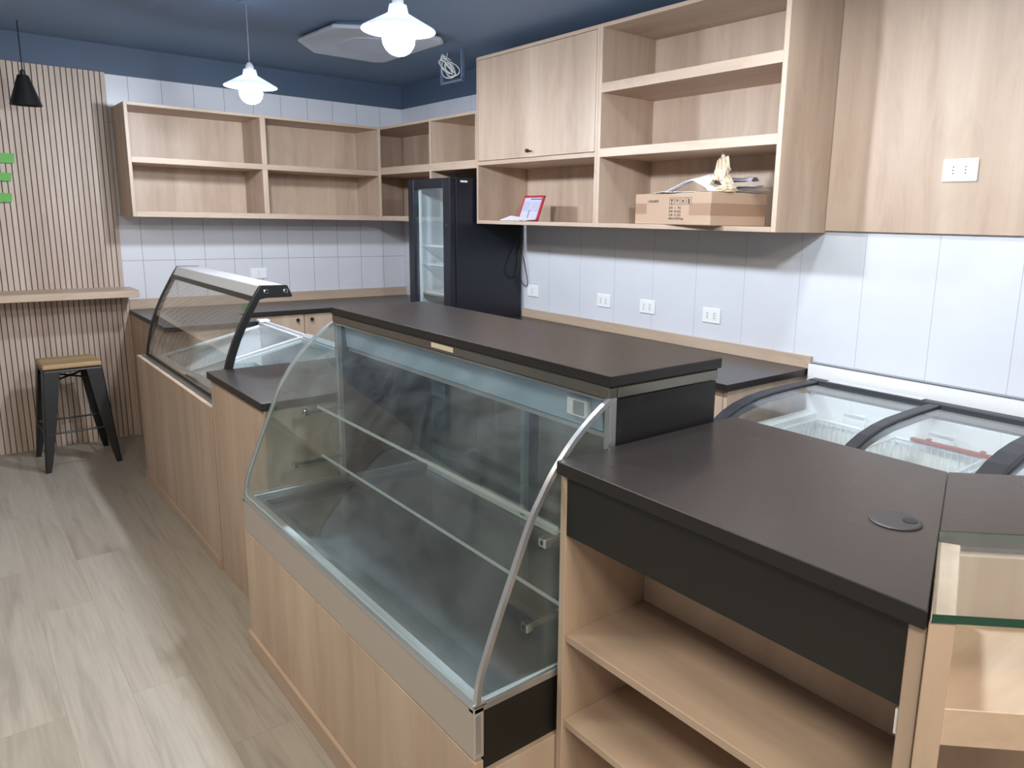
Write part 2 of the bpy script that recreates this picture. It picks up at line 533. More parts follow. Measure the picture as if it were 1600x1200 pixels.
o = box('bar_shelf', (-4.6, -2.10, -0.325, -0.0145, 1.002, 1.046), WX, None, 0.0015)
tag(o, 'narrow oak bar shelf mounted across the slatted wall above the stool', 'bar shelf')

# green letter, only its three arm ends reach into the picture
mb = MB()
mb.prism([(-2.87, 1.59), (-2.70, 1.59), (-2.692, 1.6), (-2.69, 1.644), (-2.82, 1.644), (-2.82, 1.717), (-2.686, 1.717), (-2.679, 1.767), (-2.82, 1.767),
          (-2.82, 1.824), (-2.662, 1.824), (-2.654, 1.882), (-2.87, 1.882)], 1, -0.036, -0.0145)
tag(mb.build('sign_letter', GREEN, None, fix=True), 'green capital E sign letter fixed on the slatted wall', 'sign')

# ------------------------------------------------------------------ bar stool (local coordinates)
t = thing('bar_stool', (-2.533, -0.376, 0), 'black metal bar stool with a wooden seat under the bar shelf', 'stool', None, math.radians(1.5), True)
MB().box(-0.152, 0.152, -0.152, 0.152, 0.612, 0.642).build('seat', SEATW, t, 0.008, seg=3)
mb = MB()
mb.quadpost((0, 0, 0.592), (0, 0, 0.611), (0.156, 0.156), (0.148, 0.148))
mb.build('seat_pan', BLACKM, t, 0.006)
for sx in (-1, 1):
    for sy in (-1, 1):
        mb = MB()
        # folded sheet leg: an L of two tapered plates meeting on the outer corner
        def corner(z):
            f = 1 - z / 0.6
            return sx * (0.153 + 0.047 * f), sy * (0.153 + 0.06 * f)
        zs = (0.6, 0.3, 0.06, 0.0)
        ws = (0.084, 0.064, 0.038, 0.028)
        th = 0.006
        for axis in (0, 1):
            vs, fs = [], []
            for z, wd in zip(zs, ws):
                cx, cy = corner(z)
                if axis == 0: r = [(cx, cy), (cx - sx * wd, cy), (cx - sx * wd, cy - sy * th), (cx, cy - sy * th)]
                else: r = [(cx, cy), (cx, cy - sy * wd), (cx - sx * th, cy - sy * wd), (cx - sx * th, cy)]
                vs += [(p[0], p[1], z) for p in r]
            for i in range(3):
                fs += [(i * 4 + q, i * 4 + (q + 1) % 4, i * 4 + 4 + (q + 1) % 4, i * 4 + 4 + q) for q in range(4)]
            fs += [(0, 1, 2, 3), (15, 14, 13, 12)]
            mb.add(vs, fs)
        lg = mb.build('leg', BLACKM, t, fix=True)
        cx, cy = corner(0)
        MB().box(cx - sx * 0.028, cx, cy - sy * 0.028, cy, 0, 0.012).build('rubber_foot', BLACKPL, lg)
zz = 0.23; px, py = 0.153 + 0.047 * (1 - zz / 0.6), 0.153 + 0.06 * (1 - zz / 0.6)
for (a, b) in (((-px, -py), (px, -py)), ((-px, py), (px, py)), ((-px, -py), (-px, py)), ((px, -py), (px, py))):
    q = 0.97
    MB().tube([(a[0] * q, a[1] * q, zz), (b[0] * q, b[1] * q, zz)], 0.006, 8).build('stretcher', BLACKM, t, smooth=True)
mb = MB()
mb.tube([(-0.14, -0.14, 0.53), (0.14, 0.14, 0.555)], 0.006, 8).tube([(0.14, -0.14, 0.53), (-0.14, 0.14, 0.555)], 0.006, 8)
mb.build('cross_brace', BLACKM, t, smooth=True)

# ------------------------------------------------------------------ pendants
t = thing('pendant_lamp', (-2.595, -0.35, 2.14), 'unlit black cone pendant lamp hanging before the slatted wall', 'lamp')
c = (-2.595, -0.35, 0)
MB().lathe([(0.080, 2.139), (0.028, 2.302), (0.020, 2.306), (0.026, 2.300), (0.077, 2.139)], c, 32, close=True).build('shade', BLACKM, t, smooth=True)
MB().lathe([(0.008, 2.303), (0.013, 2.306), (0.013, 2.325), (0.005, 2.335)], c, 16).build('cord_grip', BLACKPL, t, smooth=True)
MB().tube([(c[0], c[1], 2.33), (c[0], c[1], CEIL)], 0.003, 6).build('cord', CABLEB, t)
MB().lathe([(0.014, 2.30), (0.014, 2.24), (0.02, 2.235)], c, 16).build('bulb_socket', BLACKPL, t, smooth=True)

def pendant(x, y, z, label):
    t = thing('pendant_lamp', (x, y, z), label, 'lamp', 'white pendant lamps over the counters')
    c = (x, y, z)
    prof = [(0.128, -0.002), (0.127, 0.003), (0.055, 0.043), (0.036, 0.054), (0.03, 0.082), (0.022, 0.082), (0.032, 0.05), (0.052, 0.039), (0.122, -0.001)]
    MB().lathe(prof, c, 48, close=True).build('shade', SHADE, t, smooth=True)
    MB().lathe([(0.02, 0.03), (0.02, 0.098), (0.012, 0.113), (0.004, 0.118)], c, 20).build('bulb_socket', WHITE, t, smooth=True)
    MB().tube([(x, y, z + 0.113), (x, y, CEIL)], 0.0025, 6).build('cord', GREYPL, t)
    MB().lathe([(0.03, CEIL - z - 0.012), (0.03, CEIL - z)], c, 24).build('ceiling_rose', PAINT, t, smooth=True)
    bp = [(0.056 * math.sin(math.pi * i / 14) if i else 0.001, -0.03 - 0.056 * math.cos(math.pi * i / 14)) for i in range(12)] + [(0.022, 0.04)]
    MB().lathe(bp, c, 24).build('bulb', BULBM, t, smooth=True)
    return t
p0 = pendant(-1.762, -1.69, 2.188, 'lit white pendant lamp above the ice cream display')
p1 = pendant(-1.762, -3.274, 2.192, 'lit white pendant lamp above the curved pastry case, left of the door cabinet')
p2 = copy_tree(p0); p2.location = (-1.762, -4.86, 2.19); p2['label'] = 'lit white pendant lamp above the black cash counter'

# light over the freezer, and housings for the fill panels added over the floor
t0 = None
for i, (x, y, s, lab) in enumerate(((-0.95, -4.28, 0.1, 'small square ceiling light above the chest freezer'), (-3.45, -3.5, 0.3, 'unseen square fill light added on the ceiling beside the counters'),
                               (-3.45, -6.4, 0.3, 'unseen square fill light added on the ceiling behind the viewer'), (-2.6, -6.8, 0.3, 'unseen square fill light added on the ceiling in front of the cash counter'))):
    t = thing('ceiling_light', (x, y, CEIL), lab, 'ceiling light')
    MB().box(x - s - 0.01, x + s + 0.01, y - s - 0.01, y + s + 0.01, CEIL - 0.045, CEIL).build('housing', WHITE, t, 0.003)
    MB().box(x - s + 0.01, x + s - 0.01, y - s + 0.01, y + s - 0.01, CEIL - 0.05, CEIL - 0.045).build('diffuser', PANELLIT, t)

# ------------------------------------------------------------------ ceiling unit and loose cables
t = thing('ceiling_air_conditioner', (-0.9, -1.37, 2.56), 'flat grey white air conditioner cassette on the dark ceiling', 'air conditioner')
OCT = [(-1.303, -1.165), (-1.109, -0.925), (-0.695, -0.931), (-0.645, -0.99), (-0.645, -1.74), (-0.70, -1.80), (-1.064, -1.802), (-1.288, -1.639)]
def scaled(f): return [(-0.9 + (x + 0.9) * f, -1.37 + (y + 1.37) * f) for x, y in OCT]
MB().prism(OCT, 2, 2.56, 2.582).build('front_panel', plain('pale_grey_panel', (186, 194, 206), 0.5), t, 0.006, fix=True)
MB().prism(scaled(0.92), 2, 2.582, CEIL).build('casing', plain('grey_casing', (90, 108, 136), 0.5), t, fix=True)
MB().prism(scaled(0.55), 2, 2.554, 2.56).build('intake_grille', plain('grille_grey', (176, 185, 200), 0.5), t, 0.003, fix=True)

t = thing('cable_bundle', (-0.4, -1.43, CEIL), 'tangle of white cables in an open frame hanging from the ceiling beside the door cabinet', 'cables')
mb = MB()
for b in ((-0.41, -0.39, -1.315, -1.303, 2.415, CEIL), (-0.41, -0.39, -1.565, -1.553, 2.415, CEIL), (-0.41, -0.39, -1.565, -1.303, 2.408, 2.42)):
    mb.box(*b)
mb.build('hanging_frame', plain('grey_blue_metal', (100, 118, 144), 0.4), t)
rnd = random.Random(3)
for k in range(7):
    cy, cz = -1.43 + rnd.uniform(-0.025, 0.025), 2.505 + rnd.uniform(-0.02, 0.02)
    a, b, ph = rnd.uniform(0.05, 0.09), rnd.uniform(0.04, 0.07), rnd.uniform(0, 6)
    pts = [(-0.415 - 0.012 * math.sin(i * 0.5 + ph) - 0.004 * k, cy + a * math.cos(ph + i * 0.25), cz + b * math.sin(ph * 1.3 + i * 0.25)) for i in range(22)]
    MB().tube(pts, 0.003, 6).build('cable', CABLEW, t, smooth=True)
MB().tube([(-0.4, -1.40, 2.45), (-0.41, -1.36, 2.52), (-0.4, -1.38, CEIL)], 0.003, 6).build('cable', CABLEW, t, smooth=True)

# ------------------------------------------------------------------ wall shelves
def board(name, b, m, t): return MB().box(*b).build(name, m, t, 0.0012)
t = thing('wall_shelf', (-1.26, 0, 1.517), 'open oak wall shelf of four compartments on the tiled back wall', 'shelf')
board('side_panel', (-2.11, -2.09, -0.4, 0, 1.517, 2.212), WZ, t)
board('side_panel', (-0.42, -0.40, -0.4, 0, 1.517, 2.212), WZ, t)
board('top_board', (-2.09, -0.42, -0.4, 0, 2.194, 2.212), WX, t)
board('bottom_board', (-2.09, -0.42, -0.4, 0, 1.517, 1.553), WX, t)
board('shelf_board', (-2.09, -0.42, -0.399, 0, 1.851, 1.888), WX, t)
board('divider', (-1.293, -1.257, -0.398, 0, 1.553, 1.851), WZ, t)
board('divider', (-1.293, -1.257, -0.398, 0, 1.888, 2.194), WZ, t)
board('back_panel', (-2.09, -0.42, -0.012, 0, 1.553, 2.194), WZ, t)

t = thing('wall_shelf', (-0.2, -1.05, 1.517), 'open oak corner shelf above the dark fridge', 'shelf')
board('top_board', (-0.399, -0.001, -1.713, -0.001, 2.194, 2.212), WY, t)
board('shelf_board', (-0.399, -0.001, -1.713, -0.001, 1.862, 1.914), WY, t)
board('bottom_board', (-0.399, -0.001, -1.146, -0.001, 1.517, 1.553), WY, t)
board('divider', (-0.4, 0, -1.146, -1.126, 1.914, 2.194), WZ, t)
board('divider', (-0.4, 0, -1.146, -1.126, 1.553, 1.862), WZ, t)
board('side_panel', (-0.4, 0, -1.713, -1.698, 1.914, 2.194), WZ, t)
board('back_panel', (-0.012, -0.001, -1.698, -0.001, 1.553, 2.194), WZ, t)
board('end_panel', (-0.399, -0.012, -0.012, -0.001, 1.553, 2.194), WZ, t)

t = thing('wall_cabinet', (-0.2, -2.27, 1.515), 'oak wall cabinet with one flap door above an open niche', 'cabinet')
board('side_panel', (-0.4, 0, -1.733, -1.715, 1.515, 2.522), WZ, t)
board('side_panel', (-0.4, 0, -2.838, -2.82, 1.515, 2.522), WZ, t)
board('top_board', (-0.4, 0, -2.82, -1.733, 2.503, 2.522), WY, t)
board('bottom_board', (-0.4, 0, -2.82, -1.733, 1.515, 1.537), WY, t)
board('shelf_board', (-0.4, 0, -2.82, -1.733, 1.876, 1.9), WY, t)
board('back_panel', (-0.012, 0, -2.82, -1.733, 1.537, 2.503), WZ, t)
d = board('door', (-0.4, -0.38, -2.817, -1.736, 1.903, 2.5), WZ, t)
MB().lathe([(0.0045, 0.02), (0.0045, 0.0), (0.0105, -0.002), (0.0105, -0.016), (0.008, -0.019)], (-0.42 + 0.0, -2.277, 1.935), 16, axis=0).build('knob', BLACKM, d, smooth=True, fix=True)

t = thing('wall_shelf', (-0.2, -3.39, 1.515), 'tall open oak shelf with three wide bays holding a cardboard box', 'shelf')
board('side_panel', (-0.4, 0, -2.861, -2.839, 1.515, 2.522), WZ, t)
board('side_panel', (-0.4, 0, -3.95, -3.926, 1.515, 2.59), WZ, t)
board('top_board', (-0.4, 0, -3.926, -2.861, 2.503, 2.522), WY, t)
board('shelf_board', (-0.4, 0, -3.926, -2.861, 2.19, 2.237), WY, t)
board('shelf_board', (-0.4, 0, -3.926, -2.861, 1.872, 1.915), WY, t)
board('bottom_board', (-0.4, 0, -3.926, -2.861, 1.515, 1.537), WY, t)
board('back_panel', (-0.012, 0, -3.926, -2.861, 1.537, 2.503), WZ, t)

o = board('wood_wall_panel', (-0.02, 0, -6.6, -3.952, 1.524, 2.59), WZ, None)
tag(o, 'broad smooth oak panel covering the upper right wall', 'wall panel')

# ------------------------------------------------------------------ sockets
def socket(kind, c, normal, label, n=2, wdt=0.118, hgt=0.08):
    """normal 'x': faces -x, 'y': faces -y"""
    t = thing('wall_socket', c, label, 'socket', 'white wall sockets')
    x, y, z = c
    def bb(name, u0, u1, z0, z1, d0, d1, m, par, bev=0):
        if normal == 'x': return MB().box(x - d1, x - d0, y + u0, y + u1, z + z0, z + z1).build(name, m, par, bev)
        return MB().box(x + u0, x + u1, y - d1, y - d0, z + z0, z + z1).build(name, m, par, bev)
    bb('face_plate', -wdt / 2, wdt / 2, -hgt / 2, hgt / 2, 0, 0.009, WHITEM, t, 0.004)
    for k in range(n):
        u = (k - (n - 1) / 2) * 0.046
        ins = bb('insert', u - 0.012, u + 0.012, -0.022, 0.022, 0.009, 0.011, WHITE, t, 0.001)
        if kind == 'socket':
            mb = MB()
            for dz in (-0.012, 0, 0.012):
                ax = 0 if normal == 'x' else 1
                cc = (x - 0.0105, y + u, z + dz) if normal == 'x' else (x + u, y - 0.0105, z + dz)
                mb.lathe([(0.0026, -0.0012), (0.0026, 0.0)], cc, 10, axis=ax)
            mb.build('pin_holes', HOLE, ins, fix=True)
    return t
socket('socket', (-0.02, -4.506, 1.768), 'x', 'white double wall socket on the oak wall panel', 2, 0.132, 0.088)
for y, lab, n in ((-1.803, 'white wall socket nearest the dark fridge above the backsplash', 1), (-2.508, 'white wall socket under the cabinet, next after the one by the fridge', 2),
             (-2.871, 'white wall socket across a panel joint below the cardboard box shelf', 2), (-3.332, 'white wall socket on the panels nearest the chest freezer', 2)):
    socket('socket', (0, y, 1.071), 'x', lab, n)
socket('switch', (-1.232, 0, 1.108), 'y', 'white switch plate on the tiled back wall above the ice cream display', 1, 0.12, 0.08)

# ------------------------------------------------------------------ cardboard box, papers, framed licence
ang = math.atan2(-3.645 + 3.085, -0.47 + 0.352)      # front face direction
P1 = Vector((-0.47, -3.66, 0)); P0 = Vector((-0.352, -3.085, 0))
u = (P1 - P0); BW = u.length; ang = math.atan2(u.y, u.x)
t = thing('cardboard_box', (P0.x, P0.y, 1.537), 'brown cardboard carton with printed text sticking out of the lowest bay', 'box', None, ang, True)
# local: x along the printed face, y into the shelf
BD, BH = 0.325, 0.146
MB().box(0, BW, 0.0, BD, 0.0, BH).build('carton', CARD, t, 0.003)
MB().box(0.004, 0.1, -0.0006, 0.0, 0.05, 0.1).build('tape_strip', TAPE, t)
MB().box(BW - 0.15, BW + 0.0008, -0.0006, 0.0, 0.045, 0.098).build('tape_strip', TAPE, t)
MB().box(BW, BW + 0.0008, 0, BD, 0.045, 0.098).build('tape_strip', TAPE, t)
MB().add([(0, 0.01, 0.02), (-0.03, 0.03, 0.0), (-0.035, 0.03, 0.06), (0, 0.01, 0.1), (0.002, 0.012, 0.02), (-0.028, 0.032, 0.0), (-0.033, 0.032, 0.06), (0.002, 0.012, 0.1)],
         [(0, 1, 2, 3), (7, 6, 5, 4), (0, 4, 5, 1), (1, 5, 6, 2), (2, 6, 7, 3), (3, 7, 4, 0)]).build('flap', CARD, t)
def text(s, name, size, loc, parent, m, rot=(math.pi / 2, 0, 0), sx=1.0):
    cu = bpy.data.curves.new(name, 'FONT'); cu.body = s; cu.size = size; cu.extrude = 0.0004
    tmp = bpy.data.objects.new(name, cu); COL.objects.link(tmp)
    bpy.context.view_layer.update()
    me = bpy.data.meshes.new_from_object(tmp.evaluated_get(bpy.context.evaluated_depsgraph_get()))
    bpy.data.objects.remove(tmp)
    me.materials.clear(); me.materials.append(m)
    ob = bpy.data.objects.new(name, me); COL.objects.link(ob)
    ob.parent = parent; ob.location = loc; ob.rotation_euler = rot; ob.scale = (sx, 1, 1)
    return ob
text('CAR BOARDS', 'printed_title', 0.017, (BW * 0.19, -0.0008, 0.104), t, INK, sx=0.85)
for k, s in enumerate(('QTY:   1    PCS', 'N.W:  4.8  KGS', 'G.W:  5.1  KGS', 'MEAS: 47*32*15cm')):
    text(s, 'printed_line', 0.0155, (BW * 0.485, -0.0008, 0.073 - k * 0.0165), t, INK, sx=0.92)
mb = MB()
for k in range(4):
    x0 = BW * 0.49 + k * 0.043; z0, s, q = 0.091, 0.033, 0.0018
    for b in ((x0, x0 + s, z0, z0 + q), (x0, x0 + s, z0 + s, z0 + s + q), (x0, x0 + q, z0, z0 + s), (x0 + s, x0 + s + q, z0, z0 + s + q)):
        mb.box(b[0], b[1], -0.0008, 0, b[2], b[3])
    xc = x0 + s / 2
    if k == 0:
        mb.prism([(xc - 0.009, z0 + 0.027), (xc + 0.009, z0 + 0.027), (xc + 0.004, z0 + 0.017), (xc - 0.004, z0 + 0.017)], 1, -0.0008, 0); mb.box(xc - 0.0015, xc + 0.0015, -0.0008, 0, z0 + 0.006, z0 + 0.018); mb.box(xc - 0.007, xc + 0.007, -0.0008, 0, z0 + 0.004, z0 + 0.007)
    elif k == 1:
        mb.prism([(xc - 0.011, z0 + 0.019), (xc, z0 + 0.028), (xc + 0.011, z0 + 0.019)], 1, -0.0008, 0); mb.box(xc - 0.001, xc + 0.001, -0.0008, 0, z0 + 0.006, z0 + 0.02)
    elif k == 2:
        mb.prism([(xc - 0.009, z0 + 0.016), (xc, z0 + 0.027), (xc + 0.009, z0 + 0.016)], 1, -0.0008, 0); mb.box(xc - 0.006, xc - 0.003, -0.0008, 0, z0 + 0.006, z0 + 0.016); mb.box(xc + 0.003, xc + 0.006, -0.0008, 0, z0 + 0.006, z0 + 0.016)
    else:
        for zz in (0.006, 0.016): mb.box(xc - 0.006, xc + 0.006, -0.0008, 0, z0 + zz, z0 + zz + 0.009)
        mb.prism([(xc - 0.004, z0 + 0.025), (xc, z0 + 0.031), (xc + 0.004, z0 + 0.025)], 1, -0.0008, 0)
mb.build('handling_symbols', INK, t, fix=True)

ZB = 1.537 + BH + 0.0015
from mathutils import noise as mn
def sheets(name, layers, m, label, cat):
    """thin bent sheets lying on one another: each layer = (length along -y, depth along x, origin, z function)"""
    mb = MB(); n, k = 22, 10
    for (y0, ln, x0, dp, zf, tap) in layers:
        vs = []
        for q in (0, 1):
            for i in range(n + 1):
                for j in range(k + 1):
                    u, v = i / n, j / k
                    hw = tap(u)
                    x = x0 + dp * (0.5 + (v - 0.5) * hw)
                    vs.append((x, y0 - ln * u, ZB + zf(u, v) + q * 0.0015))
        N = (n + 1) * (k + 1); fs = []
        g = lambda i, j: i * (k + 1) + j
        for i in range(n):
            for j in range(k):
                f = (g(i, j), g(i + 1, j), g(i + 1, j + 1), g(i, j + 1))
                fs += [f, tuple(N + a for a in reversed(f))]
        rim = [g(i, 0) for i in range(n + 1)] + [g(n, j) for j in range(1, k + 1)] + [g(i, k) for i in range(n - 1, -1, -1)] + [g(0, j) for j in range(k - 1, 0, -1)]
        fs += [(rim[a], rim[(a + 1) % len(rim)], N + rim[(a + 1) % len(rim)], N + rim[a]) for a in range(len(rim))]
        mb.add(vs, fs)
    return tag(mb.build(name, m, None, smooth=True, fix=True), label, cat)
sheets('paper_sheet', [(-3.27, 0.33, -0.42, 0.15, lambda u, v: 0.005 + 0.085 * max(0, math.sin(min(1, u / 0.74) * math.pi / 2)) ** 1.6 * (0.55 + 0.45 * v) * (1 if u < 0.74 else max(0, 1 - (u - 0.74) / 0.26) ** 0.8) + 0.004 * mn.noise(Vector((u * 6, v * 4, 1))), lambda u: 0.25 + 0.75 * min(1, u / 0.6)),
                       (-3.25, 0.26, -0.43, 0.12, lambda u, v: 0.001 + 0.006 * abs(mn.noise(Vector((u * 5, v * 3, 4)))), lambda u: 0.4 + 0.6 * math.sin(math.pi * u))],
       PAPER, 'bright white paper folded to a low wedge on the cardboard box', 'paper')
sheets('folded_bag', [(-3.44, 0.25, -0.245, 0.15, lambda u, v: 0.004 + 0.012 * math.sin(3 * u) ** 2, lambda u: 1 - 0.5 * u ** 4),
                      (-3.43, 0.26, -0.25, 0.17, lambda u, v: 0.026 + 0.03 * (v - 0.4) ** 2 + 0.006 * mn.noise(Vector((u * 4, v * 3, 8))), lambda u: 1 - 0.6 * u ** 4),
                      (-3.42, 0.26, -0.26, 0.15, lambda u, v: 0.056 + 0.018 * math.sin(v * 3.0) + 0.006 * mn.noise(Vector((u * 5, v * 3, 2))), lambda u: 1 - 0.6 * u ** 4)],
       GREYPAPER, 'greyish folded plastic bags in flat layers at the far end of the cardboard box', 'bag')
def wad(name, c, r_, m, label, cat, seed):
    """crushed ball of sheet: a sphere pulled into sharp folds"""
    n, k = 30, 16
    vs = []
    for i in range(k + 1):
        th = math.pi * i / k
        for j in range(n):
            ph = 2 * math.pi * j / n
            d = Vector((math.sin(th) * math.cos(ph), math.sin(th) * math.sin(ph), math.cos(th)))
            f = 1 + 0.55 * (0.5 - abs(mn.noise(d * 2.6 + Vector((seed, 0, 0))))) + 0.3 * (0.4 - abs(mn.noise(d * 6 + Vector((0, seed, 0)))))
            p = Vector((d.x * r_[0], d.y * r_[1], d.z * r_[2])) * f
            vs.append((c[0] + p.x, c[1] + p.y, max(ZB, c[2] + p.z)))
    fs = [(i * n + j, i * n + (j + 1) % n, (i + 1) * n + (j + 1) % n, (i + 1) * n + j) for i in range(k) for j in range(n)]
    return tag(MB().add(vs, fs).build(name, m, None, fix=True), label, cat)
sheets('crumpled_wrapping', [(-3.53, 0.125, -0.375, 0.075, lambda u, v: 0.012 + 0.10 * (1 - abs(u - 0.55) / 0.6) * (0.5 + 0.6 * v) + 0.06 * mn.noise(Vector((u * 5, v * 5, 3))) * (1 - abs(2 * u - 1)) + 0.02 * mn.noise(Vector((u * 14, v * 10, 7))), lambda u: 0.7 + 0.3 * math.sin(math.pi * u)),
                            (-3.56, 0.07, -0.35, 0.05, lambda u, v: 0.06 + 0.09 * (1 - abs(u - 0.4)) * (0.3 + v) + 0.05 * mn.noise(Vector((u * 6, v * 6, 5))), lambda u: 0.5 + 0.5 * u)],
       CREAM, 'cream coloured crumpled wrapping at the peak of the paper pile', 'wrapping')
wad('crumpled_wrapping', (-0.36, -3.655, ZB + 0.012), (0.05, 0.03, 0.018), CREAM, 'flat cream wrapping scrap over the corner of the cardboard box', 'wrapping', 11)

t = thing('framed_certificate', (-0.26, -2.065, 1.537), 'red framed certificate leaning in the open niche of the wall cabinet', 'picture frame', None, math.radians(-90 - 8), True)
t.rotation_euler = (math.radians(-20), 0, math.radians(-90 - 6))
t.rotation_mode = 'ZYX'; t.rotation_mode = 'XYZ'
# local: x to the viewer's right, y away, z up
mb = MB(); W_, H_ = 0.115, 0.165
for b in ((-W_, -W_ + 0.013, 0, H_), (W_ - 0.013, W_, 0, H_), (-W_, W_, 0, 0.013), (-W_, W_, H_ - 0.013, H_)):
    mb.box(b[0], b[1], -0.008, 0.008, b[2], b[3])
mb.build('frame', RED, t, 0.002)
c_ = MB().box(-W_ + 0.012, W_ - 0.012, -0.003, 0.003, 0.012, H_ - 0.012).build('certificate_sheet', plain('pale_certificate_paper', (196, 200, 222), 0.35), t)
mb = MB()
mb.box(-0.03, W_ - 0.02, -0.0036, -0.003, 0.138, 0.146)
for k in range(6):
    z = 0.122 - k * 0.011
    mb.box(-W_ + 0.02, -0.02, -0.0036, -0.003, z, z + 0.0022); mb.box(-0.005, W_ - 0.025, -0.0036, -0.003, z - 0.002, z)
mb.box(-0.012, -0.004, -0.0036, -0.003, 0.02, 0.075)
mb.build('printed_lines', plain('certificate_ink', (96, 98, 124), 0.6), c_)
ZB = 1.5385
sheets('paper_sheet', [(-1.95, 0.25, -0.385, 0.085, lambda u, v: 0.001 + 0.028 * v * (1 - 0.7 * u) + 0.004 * abs(mn.noise(Vector((u * 4, v * 3, 6)))), lambda u: 1.0)],
       PAPER, 'white paper lying flat before the red framed certificate', 'paper')

# ------------------------------------------------------------------ fridge
FX0, FX1, FY0, FY1, FZ = -0.585, -0.02, -1.69, -1.155, 1.80
t = thing('display_fridge', (-0.3, -1.42, 0), 'tall dark glass door display fridge standing in the corner', 'fridge')
mb = MB()
mb.box(FX0 + 0.045, FX1, FY0, FY0 + 0.035, 0.03, FZ - 0.0).box(FX0 + 0.045, FX1, FY1 - 0.035, FY1, 0.03, FZ).box(FX1 - 0.035, FX1, FY0 + 0.035, FY1 - 0.035, 0.03, FZ)
mb.box(FX0 + 0.045, FX1 - 0.035, FY0 + 0.035, FY1 - 0.035, FZ - 0.06, FZ).box(FX0 + 0.045, FX1 - 0.035, FY0 + 0.035, FY1 - 0.035, 0.03, 0.25)
mb.build('cabinet_body', FRIDGEB, t, 0.003)
mb = MB()
i0 = FX0 + 0.05
mb.box(i0, FX1 - 0.035, FY0 + 0.035, FY0 + 0.045, 0.25, FZ - 0.06).box(i0, FX1 - 0.035, FY1 - 0.045, FY1 - 0.035, 0.25, FZ - 0.06).box(FX1 - 0.045, FX1 - 0.035, FY0 + 0.045, FY1 - 0.045, 0.25, FZ - 0.06)
mb.box(i0, FX1 - 0.035, FY0 + 0.045, FY1 - 0.045, FZ - 0.068, FZ - 0.06).box(i0, FX1 - 0.035, FY0 + 0.045, FY1 - 0.045, 0.25, 0.258)
mb.box(FX1 - 0.1, FX1 - 0.045, FY0 + 0.06, FY1 - 0.06, 1.57, 1.72)
mb.build('white_liner', WHITE, t)
d = MB().box(FX0, FX0 + 0.04, FY0, FY0 + 0.085, 0.26, FZ - 0.005).box(FX0, FX0 + 0.04, FY1 - 0.075, FY1, 0.26, FZ - 0.005).box(FX0, FX0 + 0.04, FY0 + 0.085, FY1 - 0.075, FZ - 0.065, FZ - 0.005).box(FX0, FX0 + 0.04, FY0 + 0.085, FY1 - 0.075, 0.26, 0.34).build('door', FRIDGEB, t, 0.003)
MB().box(FX0 + 0.012, FX0 + 0.018, FY0 + 0.08, FY1 - 0.07, 0.335, FZ - 0.06).build('glass_pane', FRGLASS, d)
MB().box(FX0 + 0.03, FX0 + 0.04, FY1 - 0.115, FY1 - 0.09, 0.34, FZ - 0.07).build('white_edge_strip', WHITE, d)
MB().box(FX0 - 0.004, FX0, FY0 + 0.03, FY0 + 0.045, 1.5, 1.508).build('lock', CHROME, d)
for z in (1.36, 1.235, 1.045, 0.75):
    mb = MB()
    for k in range(12):
        y = FY0 + 0.06 + k * (FY1 - FY0 - 0.12) / 11
        mb.tube([(i0 + 0.02, y, z), (FX1 - 0.06, y, z)], 0.0022, 5)
    for x in (i0 + 0.02, i0 + 0.2, FX1 - 0.06): mb.tube([(x, FY0 + 0.05, z - 0.003), (x, FY1 - 0.05, z - 0.003)], 0.004, 6)
    if z > 1.2:
        for zz in (0.03, 0.06): mb.tube([(i0 + 0.25, FY0 + 0.05, z + zz), (i0 + 0.25, FY1 - 0.05, z + zz)], 0.0025, 5)
        for k in range(9):
            y = FY0 + 0.06 + k * (FY1 - FY0 - 0.12) / 8
            mb.tube([(i0 + 0.25, y, z), (i0 + 0.25, y, z + 0.06)], 0.002, 5)
    mb.build('wire_rack', WHITEM, t, smooth=True)
MB().box(i0 + 0.0, FX1 - 0.05, FY0 + 0.05, FY1 - 0.05, 1.03, 1.04).build('shelf_plate', WY, t)
MB().box(FX0 + 0.05, FX1, FY0 + 0.02, FY1 - 0.02, 0.0, 0.03).build('plinth', BLACKPL, t)
MB().box(FX0 + 0.01, FX0 + 0.04, FY0 + 0.01, FY1 - 0.01, 0.03, 0.25).build('lower_grille', BLACKPL, t)
MB().box(FX0 + 0.08, FX0 + 0.13, FY0 - 0.003, FY0, FZ - 0.03, FZ - 0.018).build('rating_plate', WHITE, t)

pts = [(-0.062, -1.70, 1.40), (-0.10, -1.703, 1.33), (-0.14, -1.704, 1.25), (-0.15, -1.704, 1.19), (-0.12, -1.703, 1.155), (-0.08, -1.702, 1.16), (-0.055, -1.702, 1.22), (-0.05, -1.703, 1.32),
       (-0.045, -1.71, 1.345), (-0.03, -1.73, 1.28), (-0.018, -1.748, 1.18), (-0.014, -1.755, 1.12), (-0.02, -1.745, 1.10), (-0.04, -1.72, 1.13), (-0.05, -1.705, 1.19)]
def smooth_path(p, n=6):
    p = [Vector(q) for q in p]; out = []
    for i in range(len(p) - 1):
        a, b, c, d = p[max(i - 1, 0)], p[i], p[i + 1], p[min(i + 2, len(p) - 1)]
        for k in range(n):
            s = k / n
            out.append(0.5 * ((2 * b) + (c - a) * s + (2 * a - 5 * b + 4 * c - d) * s * s + (3 * b - a - 3 * c + d) * s ** 3))
    return out + [p[-1]]
tag(MB().tube(smooth_path(pts), 0.0032, 6).build('power_cable', CABLEB, None, smooth=True), 'looped black power cable hanging on the dark fridge side', 'cable')

